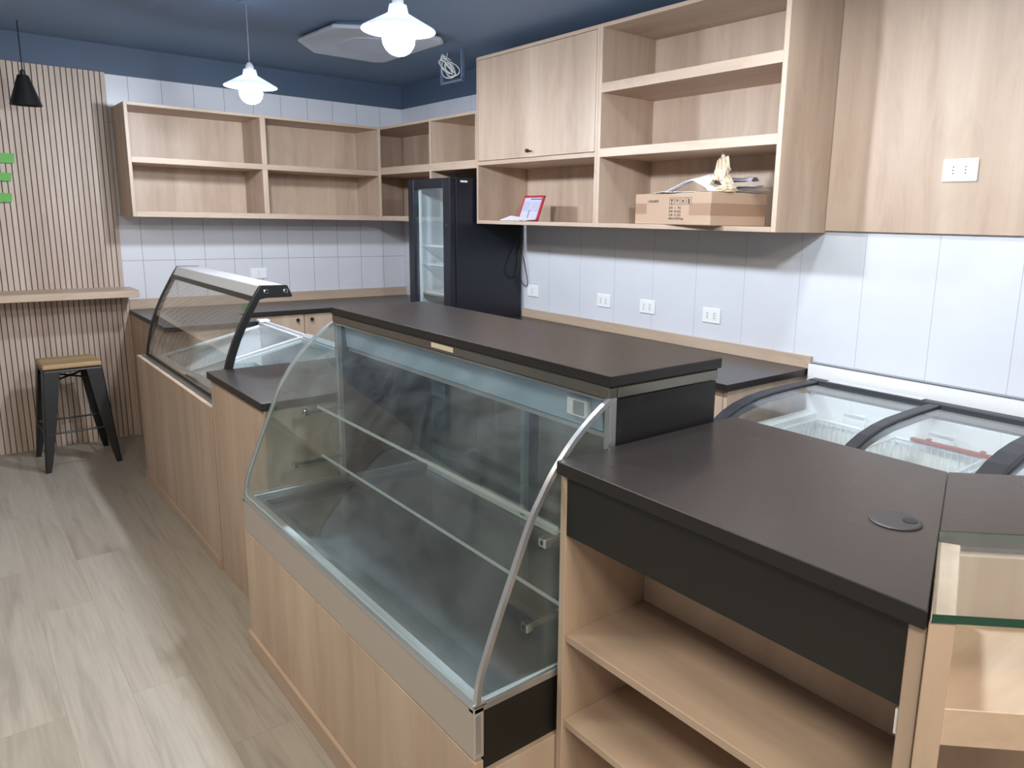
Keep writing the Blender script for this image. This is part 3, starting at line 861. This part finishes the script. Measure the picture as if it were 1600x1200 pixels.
# ------------------------------------------------------------------ back counters
t = thing('base_cabinet', (-1.05, -0.3, 0), 'oak base cabinets with black worktop along the tiled back wall', 'cabinet')
board('side_panel', (-2.11, -2.09, -1.01, -0.02, 0.0, 0.858), WZ, t)
board('return_panel', (-2.09, -1.59, -1.01, -0.99, 0.0, 0.858), WZ, t)
board('return_panel', (-1.61, -1.59, -0.99, -0.58, 0.08, 0.858), WZ, t)
MB().box(-2.115, -1.575, -1.035, -0.6005, 0.858, 0.888, TF).build('return_worktop', [TOP, TOPEDGE], t, 0.0015)
ct = MB().box(-2.115, -0.002, -0.6, -0.003, 0.858, 0.888, TF).build('worktop', [TOP, TOPEDGE], t, 0.0015)
board('backsplash', (-2.11, -0.002, -0.022, -0.003, 0.888, 0.957), WX, t)
board('carcass', (-2.09, -0.01, -0.56, -0.02, 0.08, 0.858), WZ, t)
board('toe_kick', (-2.09, -0.01, -0.53, -0.5, 0.0, 0.08), BLACKPL, t)
x = -2.088
for k, wd in enumerate((0.484, 0.484, 0.484, 0.484)):
    if k == 0:
        x += wd; continue
    d = board('door', (x + 0.0015, x + wd - 0.0015, -0.579, -0.5605, 0.085, 0.853), WZ, t)
    kx = x + wd - 0.05 if k % 2 == 1 else x + 0.05
    MB().lathe([(0.005, 0.0), (0.005, -0.01), (0.012, -0.012), (0.012, -0.022), (0.009, -0.026)], (kx, -0.579, 0.815), 16, axis=1).build('knob', BLACKM, d, smooth=True, fix=True)
    x += wd + (0.0015 if k == 1 else 0)

t = thing('base_cabinet', (-0.3, -2.8, 0), 'oak base cabinet with black worktop along the right wall, left of the chest freezer', 'cabinet')
MB().box(-0.63, -0.001, -3.928, -1.7, 0.858, 0.888, TF).build('worktop', [TOP, TOPEDGE], t, 0.0015)
board('side_panel', (-0.6, -0.001, -3.91, -3.89, 0.0, 0.858), WZ, t)
board('backsplash', (-0.02, -0.001, -3.935, -1.7, 0.888, 0.945), WY, t)
board('carcass', (-0.58, -0.01, -3.89, -1.7, 0.08, 0.858), WZ, t)
board('toe_kick', (-0.54, -0.5, -3.89, -1.7, 0.0, 0.08), BLACKPL, t)
for k in range(4):
    d = board('door', (-0.6, -0.5805, -3.888 + k * 0.547 + 0.0015, -3.888 + (k + 1) * 0.547 - 0.0015, 0.085, 0.853), WZ, t)
    ky = -3.888 + (k + (0.9 if k % 2 == 0 else 0.1)) * 0.547
    MB().lathe([(0.005, 0.0), (0.005, -0.01), (0.012, -0.012), (0.012, -0.022), (0.009, -0.026)], (-0.6, ky, 0.815), 16, axis=0).build('knob', BLACKM, d, smooth=True, fix=True)

# ------------------------------------------------------------------ chest freezer by the right wall
t = thing('chest_freezer', (-0.45, -4.5, 0), 'white chest freezer with curved sliding glass lids by the right wall', 'freezer')
Y0, Y1 = -5.42, -3.99
mb = MB()
mb.box(-0.86, -0.80, Y0, Y1, 0.06, 0.72).box(-0.12, -0.06, Y0, Y1, 0.06, 0.80).box(-0.80, -0.12, Y0, Y0 + 0.06, 0.06, 0.72).box(-0.80, -0.12, Y1 - 0.06, Y1, 0.06, 0.72).box(-0.8, -0.12, Y0 + 0.06, Y1 - 0.06, 0.06, 0.16)
mb.build('cabinet_body', WHITEM, t, 0.004)
LP = [(-0.88, 0.70), (-0.845, 0.735), (-0.80, 0.768), (-0.74, 0.798), (-0.67, 0.82), (-0.58, 0.836), (-0.48, 0.845), (-0.30, 0.848), (-0.10, 0.846)]
def arm(y0, y1, extra=0.0):
    up_ = [(x, z + 0.012 + extra) for x, z in LP]
    lo = [(x + 0.004, z - 0.03) for x, z in LP]
    return MB().prism(up_ + lo[::-1], 1, y0, y1).build('lid_frame', RUBBER, t, 0.003, fix=True)
arm(Y1 - 0.05, Y1 + 0.0); arm(-4.575, -4.53); arm(Y0, Y0 + 0.06)
arm(-5.02, -4.95, 0.012)
for y0, y1 in ((-4.53, Y1 - 0.05), (-4.95, -4.575)):
    l_ = MB().strip([(x, z) for x, z in LP], 0.004, 1, y0, y1, 0, 1).build('glass_lid', [GLASS, GEDGEL], t, smooth=True, fix=True)
MB().strip([(x, z) for x, z in LP], 0.004, 1, -5.36, -5.02, 0, 1).build('glass_lid', [GLASS, GEDGEL], t, smooth=True, fix=True)
MB().box(-0.115, -0.06, Y0, Y1, 0.80, 0.862).build('rear_rim', RUBBER, t, 0.004)
MB().box(-0.9, -0.86, Y0, Y1, 0.66, 0.715).build('front_bumper', RUBBER, t, 0.004)
MB().box(-0.11, -0.075, -4.5, Y1 - 0.09, 0.862, 0.868).build('aluminium_rail', ALU, t, 0.002)
def basket(y0, y1):
    mb = MB(); x0, x1, z0, z1 = -0.78, -0.16, 0.40, 0.70
    for z, r in ((z1, 0.006), (0.6, 0.003), (0.5, 0.003)):
        mb.tube([(x0, y0, z), (x1, y0, z), (x1, y1, z), (x0, y1, z)], r, 6, closed=True)
    n = 14
    for k in range(n + 1):
        y = y0 + (y1 - y0) * k / n
        mb.tube([(x1, y, z1), (x1, y, z0), (x0, y, z0), (x0, y, z1)], 0.002, 5)
    for k in range(1, 18):
        x = x0 + (x1 - x0) * k / 18
        mb.tube([(x, y0, z1), (x, y0, z0), (x, y1, z0), (x, y1, z1)], 0.002, 5)
    yc = (y0 + y1) / 2
    mb.tube([(x1, yc - 0.05, z1), (x1 + 0.02, yc - 0.05, z1 + 0.05), (x1 + 0.02, yc + 0.05, z1 + 0.05), (x1, yc + 0.05, z1)], 0.004, 6)
    return mb.build('wire_basket', WHITEM, t, smooth=True)
basket(-4.4, -4.08); basket(-4.78, -4.43); basket(-5.14, -4.81)
mb = MB(); mb.box(-0.18, -0.165, -4.84, -4.5, 0.706, 0.722)
for y in (-4.57, -4.77): mb.box(-0.182, -0.163, y - 0.01, y + 0.01, 0.722, 0.73)
tag(mb.build('freezer_scraper', REDSTICK, None, 0.003), 'long red brown plastic scraper resting on a basket inside the chest freezer', 'scraper')

# ------------------------------------------------------------------ ice cream display on the left
t = thing('serving_counter', (-2.26, -1.77, 0), 'oak front panel of the counter below the ice cream display', 'counter')
board('front_panel', (-2.27, -2.25, -2.502, -1.02, 0.0, 0.741), WZ, t)
board('end_panel', (-2.25, -1.56, -1.04, -1.02, 0.0, 0.741), WZ, t)
board('skirting', (-2.279, -2.27, -2.502, -1.02, 0.0, 0.05), WY, t)

t = thing('ice_cream_display', (-1.9, -1.77, 0), 'ice cream freezer with curved glass hood and silver canopy', 'display freezer')
GY0, GY1 = -2.485, -1.045
mb = MB()
mb.prism([(-2.235, 0.05), (-1.54, 0.05), (-1.54, 0.862), (-1.60, 0.862), (-1.60, 0.30), (-2.18, 0.30), (-2.18, 0.70), (-2.235, 0.70)], 1, GY0 + 0.05, GY1 - 0.05)
mb.prism([(-2.235, 0.05), (-1.54, 0.05), (-1.54, 0.862), (-2.235, 0.70)], 1, GY0, GY0 + 0.05)
mb.prism([(-2.235, 0.05), (-1.54, 0.05), (-1.54, 0.862), (-2.235, 0.70)], 1, GY1 - 0.05, GY1)
mb.build('cabinet_body', WHITEM, t, 0.003, fix=True)
MB().box(-2.248, -2.20, GY0, GY1, 0.70, 0.745).build('front_rail', plain('grey_rail', (132, 132, 128), 0.35, 0.5), t, 0.004)
MB().box(-2.222, -2.212, GY0, GY1, 0.745, 0.757).build('glass_channel', BLACKPL, t)
def lid(y0, y1, dz, m_):
    fx = lambda x: 0.722 + (x + 2.2) * (0.872 - 0.722) / 0.65 + dz
    f = MB()
    for (x0, x1, ya, yb) in ((-2.19, -2.15, y0, y1), (-1.59, -1.55, y0, y1), (-2.15, -1.59, y0, y0 + 0.025), (-2.15, -1.59, y1 - 0.025, y1)):
        f.add([(x0, ya, fx(x0)), (x1, ya, fx(x1)), (x1, yb, fx(x1)), (x0, yb, fx(x0)), (x0, ya, fx(x0) + 0.014), (x1, ya, fx(x1) + 0.014), (x1, yb, fx(x1) + 0.014), (x0, yb, fx(x0) + 0.014)],
              [(3, 2, 1, 0), (4, 5, 6, 7), (0, 1, 5, 4), (1, 2, 6, 5), (2, 3, 7, 6), (3, 0, 4, 7)])
    o = f.build('sliding_lid', m_, t, 0.002)
    g = MB(); a, b = -2.15, -1.59
    g.add([(a, y0 + 0.025, fx(a) + 0.004), (b, y0 + 0.025, fx(b) + 0.004), (b, y1 - 0.025, fx(b) + 0.004), (a, y1 - 0.025, fx(a) + 0.004), (a, y0 + 0.025, fx(a) + 0.009), (b, y0 + 0.025, fx(b) + 0.009), (b, y1 - 0.025, fx(b) + 0.009), (a, y1 - 0.025, fx(a) + 0.009)],
          [(3, 2, 1, 0), (4, 5, 6, 7), (0, 1, 5, 4), (1, 2, 6, 5), (2, 3, 7, 6), (3, 0, 4, 7)])
    g.build('glass_pane', GLASS, o)
lid(-1.80, -1.09, 0.0, WHITEM); lid(-2.44, -1.76, 0.016, ALU)
MB().box(-1.56, -1.535, GY0, GY1, 0.862, 0.888).build('rear_rim', WHITEM, t, 0.004)
for x in (-1.572, -1.606): MB().box(x, x + 0.008, GY0 + 0.05, GY1 - 0.05, 0.862 + (x + 1.6) * 0.23, 0.888 + (x + 1.6) * 0.23).build('lid_track', ALU, t, 0.001)
MB().box(-1.60, -1.535, GY1 - 0.06, GY1, 0.888, 0.904).build('corner_cap', WHITEM, t, 0.004)
mb = MB()
for k in range(5):
    y = -1.18 - k * 0.27
    for x in (-2.1, -1.87):
        mb.box(x, x + 0.2, y - 0.24, y, 0.56, 0.562).box(x, x + 0.2, y - 0.24, y - 0.236, 0.562, 0.66).box(x, x + 0.2, y - 0.004, y, 0.562, 0.66).box(x, x + 0.004, y - 0.24, y, 0.562, 0.66).box(x + 0.196, x + 0.2, y - 0.24, y, 0.562, 0.66)
mb.build('liner_trays', plain('pale_blue_grey_liner', (196, 206, 212), 0.3), t)
GP = [(-2.222, 0.745), (-2.213, 0.80), (-2.198, 0.87), (-2.178, 0.94), (-2.152, 1.01), (-2.122, 1.075), (-2.09, 1.135), (-2.062, 1.185), (-2.045, 1.215)]
MB().strip(GP[:-1], -0.006, 1, GY0 + 0.02, GY1 - 0.02, 0, 1).build('curved_glass', [HOODGLASS, GEDGE], t, smooth=True, fix=True)
def side_frame(y0, y1):
    outer = [(x - 0.006, z) for x, z in GP]
    inner = [(x + 0.026, z) for x, z in GP]
    head = [(-2.052, 1.212), (-2.030, 1.245), (-1.915, 1.243), (-1.893, 1.192), (-1.905, 1.190), (-2.005, 1.19)]
    return MB().prism(outer[:-1] + head + inner[:-1][::-1], 1, y0, y1).build('side_frame', BLACKPL, t, 0.002, fix=True)
for y0, y1 in ((GY0 - 0.004, GY0 + 0.022), (GY1 - 0.022, GY1)):
    sf = side_frame(y0, y1)
    yy = y0 - 0.001
    mb = MB()
    for x in (-2.01, -1.925): mb.lathe([(0.003, 0.002), (0.011, 0.0), (0.011, -0.003), (0.006, -0.007)], (x, yy, 1.219), 16, axis=1)
    mb.build('screw', CHROME, sf, smooth=True, fix=True)
MB().prism([(-2.058, 1.196), (-2.033, 1.243), (-1.913, 1.241), (-1.905, 1.205), (-2.03, 1.19)], 1, GY0 + 0.022, GY1 - 0.022).build('canopy', ALU, t, 0.004, fix=True, seg=2)

MB().prism([(-2.070, 1.178), (-2.060, 1.198), (-2.048, 1.198), (-2.056, 1.178)], 1, GY0 + 0.022, GY1 - 0.022).build('canopy_seal', BLACKPL, t, fix=True)

# ------------------------------------------------------------------ plain counter block
t = thing('counter_block', (-1.94, -2.84, 0), 'oak counter block with black top between ice cream display and pastry case', 'counter')
board('front_panel', (-2.266, -2.246, -3.175, -2.512, 0.0, 0.868), WZ, t)
board('side_panel', (-2.246, -1.62, -3.175, -3.155, 0.0, 0.868), WZ, t)
board('side_panel', (-2.246, -1.62, -2.532, -2.512, 0.0, 0.868), WZ, t)
board('rear_panel', (-1.64, -1.62, -3.155, -2.532, 0.05, 0.868), WZ, t)
MB().box(-2.278, -1.6, -3.183, -2.506, 0.868, 0.898, TF).build('worktop', [TOP, TOPEDGE], t, 0.0015)
MB().box(-2.24, -1.65, -3.15, -2.54, 0.0, 0.05).build('plinth', BLACKPL, t)

# ------------------------------------------------------------------ pastry case and its base
CY0, CY1 = -4.652, -3.192
t = thing('wood_counter', (-2.0, -3.92, 0), 'oak base counter carrying the curved glass pastry case', 'counter')
board('front_panel', (-2.362, -2.342, -4.657, -3.19, 0.0, 0.454), WZ, t)
board('side_panel', (-2.342, -1.66, -4.657, -4.64, 0.0, 0.42), WZ, t)
board('side_panel', (-2.342, -1.66, -3.207, -3.19, 0.0, 0.42), WZ, t)
board('skirting', (-2.374, -2.362, -4.657, -3.19, 0.0, 0.07), WY, t)
board('deck_board', (-2.342, -1.66, -4.64, -3.207, 0.27, 0.288), WY, t)

t = thing('pastry_case', (-2.0, -3.92, 0.29), 'curved glass pastry display case with two glass shelves and black top', 'display case')
MB().box(-2.335, -1.64, CY0 + 0.008, CY0 + 0.02, 0.289, 0.562).box(-2.335, -1.64, CY1 - 0.02, CY1 - 0.008, 0.289, 0.562).box(-2.335, -1.64, CY0 + 0.02, CY1 - 0.02, 0.289, 0.535).build('black_body', FASCIA, t)
MB().box(-2.362, -2.336, CY0, CY1, 0.456, 0.575).build('front_rail', FILM, t, 0.003)
rl = MB().box(-2.362, -1.64, CY0, CY0 + 0.02, 0.562, 0.58).box(-2.362, -1.64, CY1 - 0.02, CY1, 0.562, 0.58).box(-2.366, -2.33, CY0, CY1, 0.574, 0.584).build('base_rim', STEEL, t, 0.002)
MB().box(-2.36, -2.345, CY0 - 0.001, CY0 + 0.006, 0.47, 0.56).build('corner_strip', STEEL, t, 0.001)
# sunk steel tray
mb = MB()
mb.box(-2.33, -1.66, CY0 + 0.02, CY1 - 0.02, 0.536, 0.545)
mb.box(-2.33, -2.30, CY0 + 0.02, CY1 - 0.02, 0.545, 0.566).box(-2.30, -1.66, CY0 + 0.02, CY0 + 0.05, 0.545, 0.566).box(-2.30, -1.66, CY1 - 0.05, CY1 - 0.02, 0.545, 0.566)
def tray_mat():
    m, nt, p = mat('worn_steel_tray')
    g = nt.nodes.new('ShaderNodeNewGeometry')
    n = noise(nt, g.outputs['Position'], 4, 5, 0.65, 1.0)
    c = ramp(nt, n, [(0.35, lin(120, 130, 136)), (0.7, lin(158, 168, 176))])
    nt.links.new(c, p.inputs['Base Color'])
    p.inputs['Metallic'].default_value = 0.9
    r = nt.nodes.new('ShaderNodeMapRange')
    r.inputs['From Min'].default_value = 0.3; r.inputs['From Max'].default_value = 0.7
    r.inputs['To Min'].default_value = 0.16; r.inputs['To Max'].default_value = 0.3
    p.inputs['Roughness'].default_value = 0.2
    return m
mb.build('steel_tray', tray_mat(), t, 0.002)
CP = [(-2.357, 0.585), (-2.351, 0.63), (-2.338, 0.672), (-2.309, 0.746), (-2.27, 0.838), (-2.225, 0.942), (-2.197, 0.99), (-2.163, 1.04), (-2.11, 1.098), (-2.055, 1.142), (-2.008, 1.172)]
from itertools import chain
def fine(p, n=4): return [(q.x, q.y) for q in smooth_path([(a, b, 0) for a, b in p], n)]
CPF = fine(CP)
for y0, y1 in ((CY0 - 0.003, CY0 + 0.009), (CY1 - 0.009, CY1 + 0.003)):
    MB().strip([(x - 0.001, z) for x, z in CPF], -0.011, 1, y0, y1).build('edge_trim', STEEL, t, smooth=True, fix=True)
MB().strip(CPF, -0.006, 1, CY0 + 0.010, CY1 - 0.010, 0, 1).build('curved_glass', [CASEGLASS, GEDGEL], t, smooth=True, fix=True)
for y0, y1 in ((CY0 + 0.004, CY0 + 0.010), (CY1 - 0.010, CY1 - 0.004)):
    poly = [(x + 0.012, z) for x, z in CPF] + [(-2.0, 1.17), (-2.0, 0.585)]
    MB().prism(poly, 1, y0, y1, 1, cap=0).build('end_glass', [CASEGLASS, GEDGEL], t, fix=True)
for y0, y1 in ((CY0, CY0 + 0.02), (CY1 - 0.02, CY1)):
    MB().box(-2.006, -1.986, y0, y1, 0.58, 1.172).build('post', STEEL, t, 0.002)
    MB().box(-1.986, -1.64, y0 + 0.004, y1 - 0.004, 0.58, 1.165).build('end_panel', SMEAR, t)
# chrome frame under the worktop
MB().box(-2.012, -1.985, CY0, CY1, 1.168, 1.196).box(-1.985, -1.64, CY0 - 0.002, CY0 + 0.015, 1.168, 1.196).box(-1.985, -1.64, CY1 - 0.015, CY1, 1.168, 1.196).build('chrome_frame', plain('worn_chrome', (140, 138, 132), 0.22, 0.9, bump=0.05, bscale=12), t, 0.003)
MB().box(-2.0125, -2.012, -4.02, -3.9, 1.178, 1.192).build('torn_label', STICKER, t)
MB().box(-2.014, -2.008, CY0, CY1, 1.164, 1.169).build('chrome_bead', CHROME, t)
MB().box(-2.012, -1.63, CY0 - 0.004, CY1 + 0.008, 1.197, 1.222, TF).build('worktop', [TOP, TOPEDGE], t, 0.0015)
# light canopy inside and the thermometer on it
h = MB().prism([(-1.978, 1.165), (-1.968, 1.075), (-1.86, 1.055), (-1.86, 1.165)], 1, CY0 + 0.06, CY1 - 0.022).build('light_canopy', plain('blue_grey_steel', (166, 190, 214), 0.3, 0.2, bscale=5), t, 0.002, fix=True)
MB().box(-1.966, -1.95, CY0 + 0.06, CY1 - 0.03, 1.062, 1.073).build('canopy_lip', STEEL, t)
dd = MB().box(-1.99, -1.972, -4.556, -4.484, 1.098, 1.146).build('thermometer', WHITE, t, 0.004)
MB().box(-1.992, -1.99, -4.548, -4.512, 1.107, 1.138).build('display_window', plain('grey_display', (138, 146, 146), 0.2), dd)
for z, x0 in ((0.868, -2.098), (0.684, -2.09)):
    MB().box(x0, -1.70, CY0 + 0.06, CY1 - 0.045, z, z + 0.010, 0).build('glass_shelf', [SHELFGLASS], t)
    MB().box(x0 - 0.001, x0, CY0 + 0.06, CY1 - 0.045, z, z + 0.010).build('shelf_edge', GEDGEL, t)
    for ye in (CY1 - 0.05, CY0 + 0.05):
        b = x0 - (0.055 if z > 0.8 else 0.11)
        MB().box(b, -1.99, ye - 0.006, ye + 0.006, z - 0.016, z - 0.001).box(b, b + 0.02, ye - 0.012, ye + 0.012, z - 0.02, z + 0.002).build('shelf_bracket', CHROME, t, 0.002)
# rear: sliding glass doors in black frames, tinted to imitate the dark space behind
for y0, y1, x in ((CY0 + 0.02, -3.90, -1.66), (-3.94, CY1 - 0.02, -1.648)):
    f = MB()
    f.box(x, x + 0.01, y0, y0 + 0.04, 0.58, 1.168).box(x, x + 0.01, y1 - 0.04, y1, 0.58, 1.168).box(x, x + 0.01, y0 + 0.04, y1 - 0.04, 0.58, 0.62).box(x, x + 0.01, y0 + 0.04, y1 - 0.04, 1.12, 1.168)
    o = f.build('rear_door', BLACKPL, t)
    MB().box(x + 0.003, x + 0.007, y0 + 0.04, y1 - 0.04, 0.62, 1.12).build('glass_pane', SHADETINT, o)
for y in (-3.92, -4.40):
    MB().box(-1.69, -1.67, y - 0.01, y + 0.01, 0.58, 1.07).build('rack_post', STEEL, t)

# ------------------------------------------------------------------ cash counter
KZ = 1.065
t = thing('cash_counter', (-1.9, -5.03, 0), 'oak cash counter with wide black top, black fascia and open shelves', 'counter')
KY0, KY1 = -5.405, -4.662
ct = MB().prism([(-2.165, KY1), (-1.575, KY1), (-1.575, -5.19), (-2.168, -5.413)], 2, KZ - 0.028, KZ, 1, cap=0).build('worktop', [TOP, TOPEDGE], t, 0.0015, fix=True)
gx, gy = -1.91, -5.245
g = MB().lathe([(0.042, 0.0), (0.042, 0.0018), (0.039, 0.003), (0.0, 0.0031)], (gx, gy, KZ), 40).build('cable_grommet', plain('black_grommet', (40, 37, 35), 0.55), ct, fix=True)
MB().lathe([(0.012, 0.0), (0.012, 0.0008)], (gx + 0.013, gy - 0.018, KZ + 0.0031), 20).build('cable_hole', HOLE, ct)
board('side_panel', (-2.152, -1.59, KY1 - 0.018, KY1, 0.0, KZ - 0.028), WZ, t)
MB().prism([(-2.157, -5.411), (-2.157, KY0 + 0.018), (-1.89, -5.291), (-1.89, -5.312)], 2, 0.0, KZ - 0.028).build('side_panel', WZ, t, 0.0012, fix=True)
MB().box(-2.150, -2.132, KY0 + 0.02, KY1 - 0.018, 0.904, KZ - 0.028).build('fascia', FASCIA, t, 0.001)
board('back_panel', (-1.905, -1.89, -5.292, KY1 - 0.018, 0.0, KZ - 0.03), WZ, t)
for z in (0.658, 0.453, 0.07):
    MB().prism([(-2.146, KY1 - 0.018), (-2.146, KY0 + 0.022), (-1.905, -5.298), (-1.905, KY1 - 0.018)], 2, z, z + 0.018).build('shelf', WY, t, 0.0012, fix=True)
MB().box(-2.152, -2.12, KY0 + 0.02, KY0 + 0.024, 0.862, 0.9).build('hinge_plate', WHITE, t)
board('rear_panel', (-1.61, -1.59, -5.18, KY1 - 0.018, 0.05, KZ - 0.03), WZ, t)

# glass-topped wing turned 45 degrees (local coordinates: x along the front, y inward)
WL = 1.0
def wing(name, label, cat): return thing(name, (-2.171, -5.418, 0), label, cat, None, math.radians(-45), True)
t = wing('display_counter', 'oak display counter with a glass top beside the cash counter', 'counter')
W45 = WX
mb = MB()
mb.prism([(0.0005, 0.003), (0.034, 0.003), (0.146, 0.252), (0.114, 0.262)], 2, 0, 1.052)
mb.build('side_panel', WZ, t, 0.0012, fix=True)
board('back_panel', (0.147, WL, 0.2525, 0.27, 0.0, 1.034), WZ, t)
mb = MB(); mb.prism([(0.034, 0.006), (WL, 0.006), (WL, 0.252), (0.147, 0.252)], 2, 0.873, 0.928); mb.build('shelf', WX, t, 0.0012, fix=True)
mb = MB(); mb.prism([(0.034, 0.02), (WL, 0.02), (WL, 0.252), (0.147, 0.252)], 2, 0.42, 0.44); mb.build('shelf', DARKWOOD, t, 0.0012, fix=True)
board('side_panel', (WL, WL + 0.02, 0.004, 0.56, 0.0, 1.035), WZ, t)
gl = MB(); gl.prism([(0.002, 0.0), (WL, 0.0), (WL, 0.272), (0.1198, 0.272)], 2, 1.053, 1.065, 1, cap=0)
gl.build('glass_top', [GLASS, GEDGED], t, fix=True)
mb = MB(); mb.prism([(0.1207, 0.274), (WL + 0.02, 0.274), (WL + 0.02, 0.5825), (0.2605, 0.5825)], 2, KZ - 0.028, KZ, 1, cap=0); mb.build('worktop', [TOP, TOPEDGE], t, 0.0015, fix=True)
board('rear_panel', (0.27, WL, 0.54, 0.56, 0.05, KZ - 0.03), WZ, t)
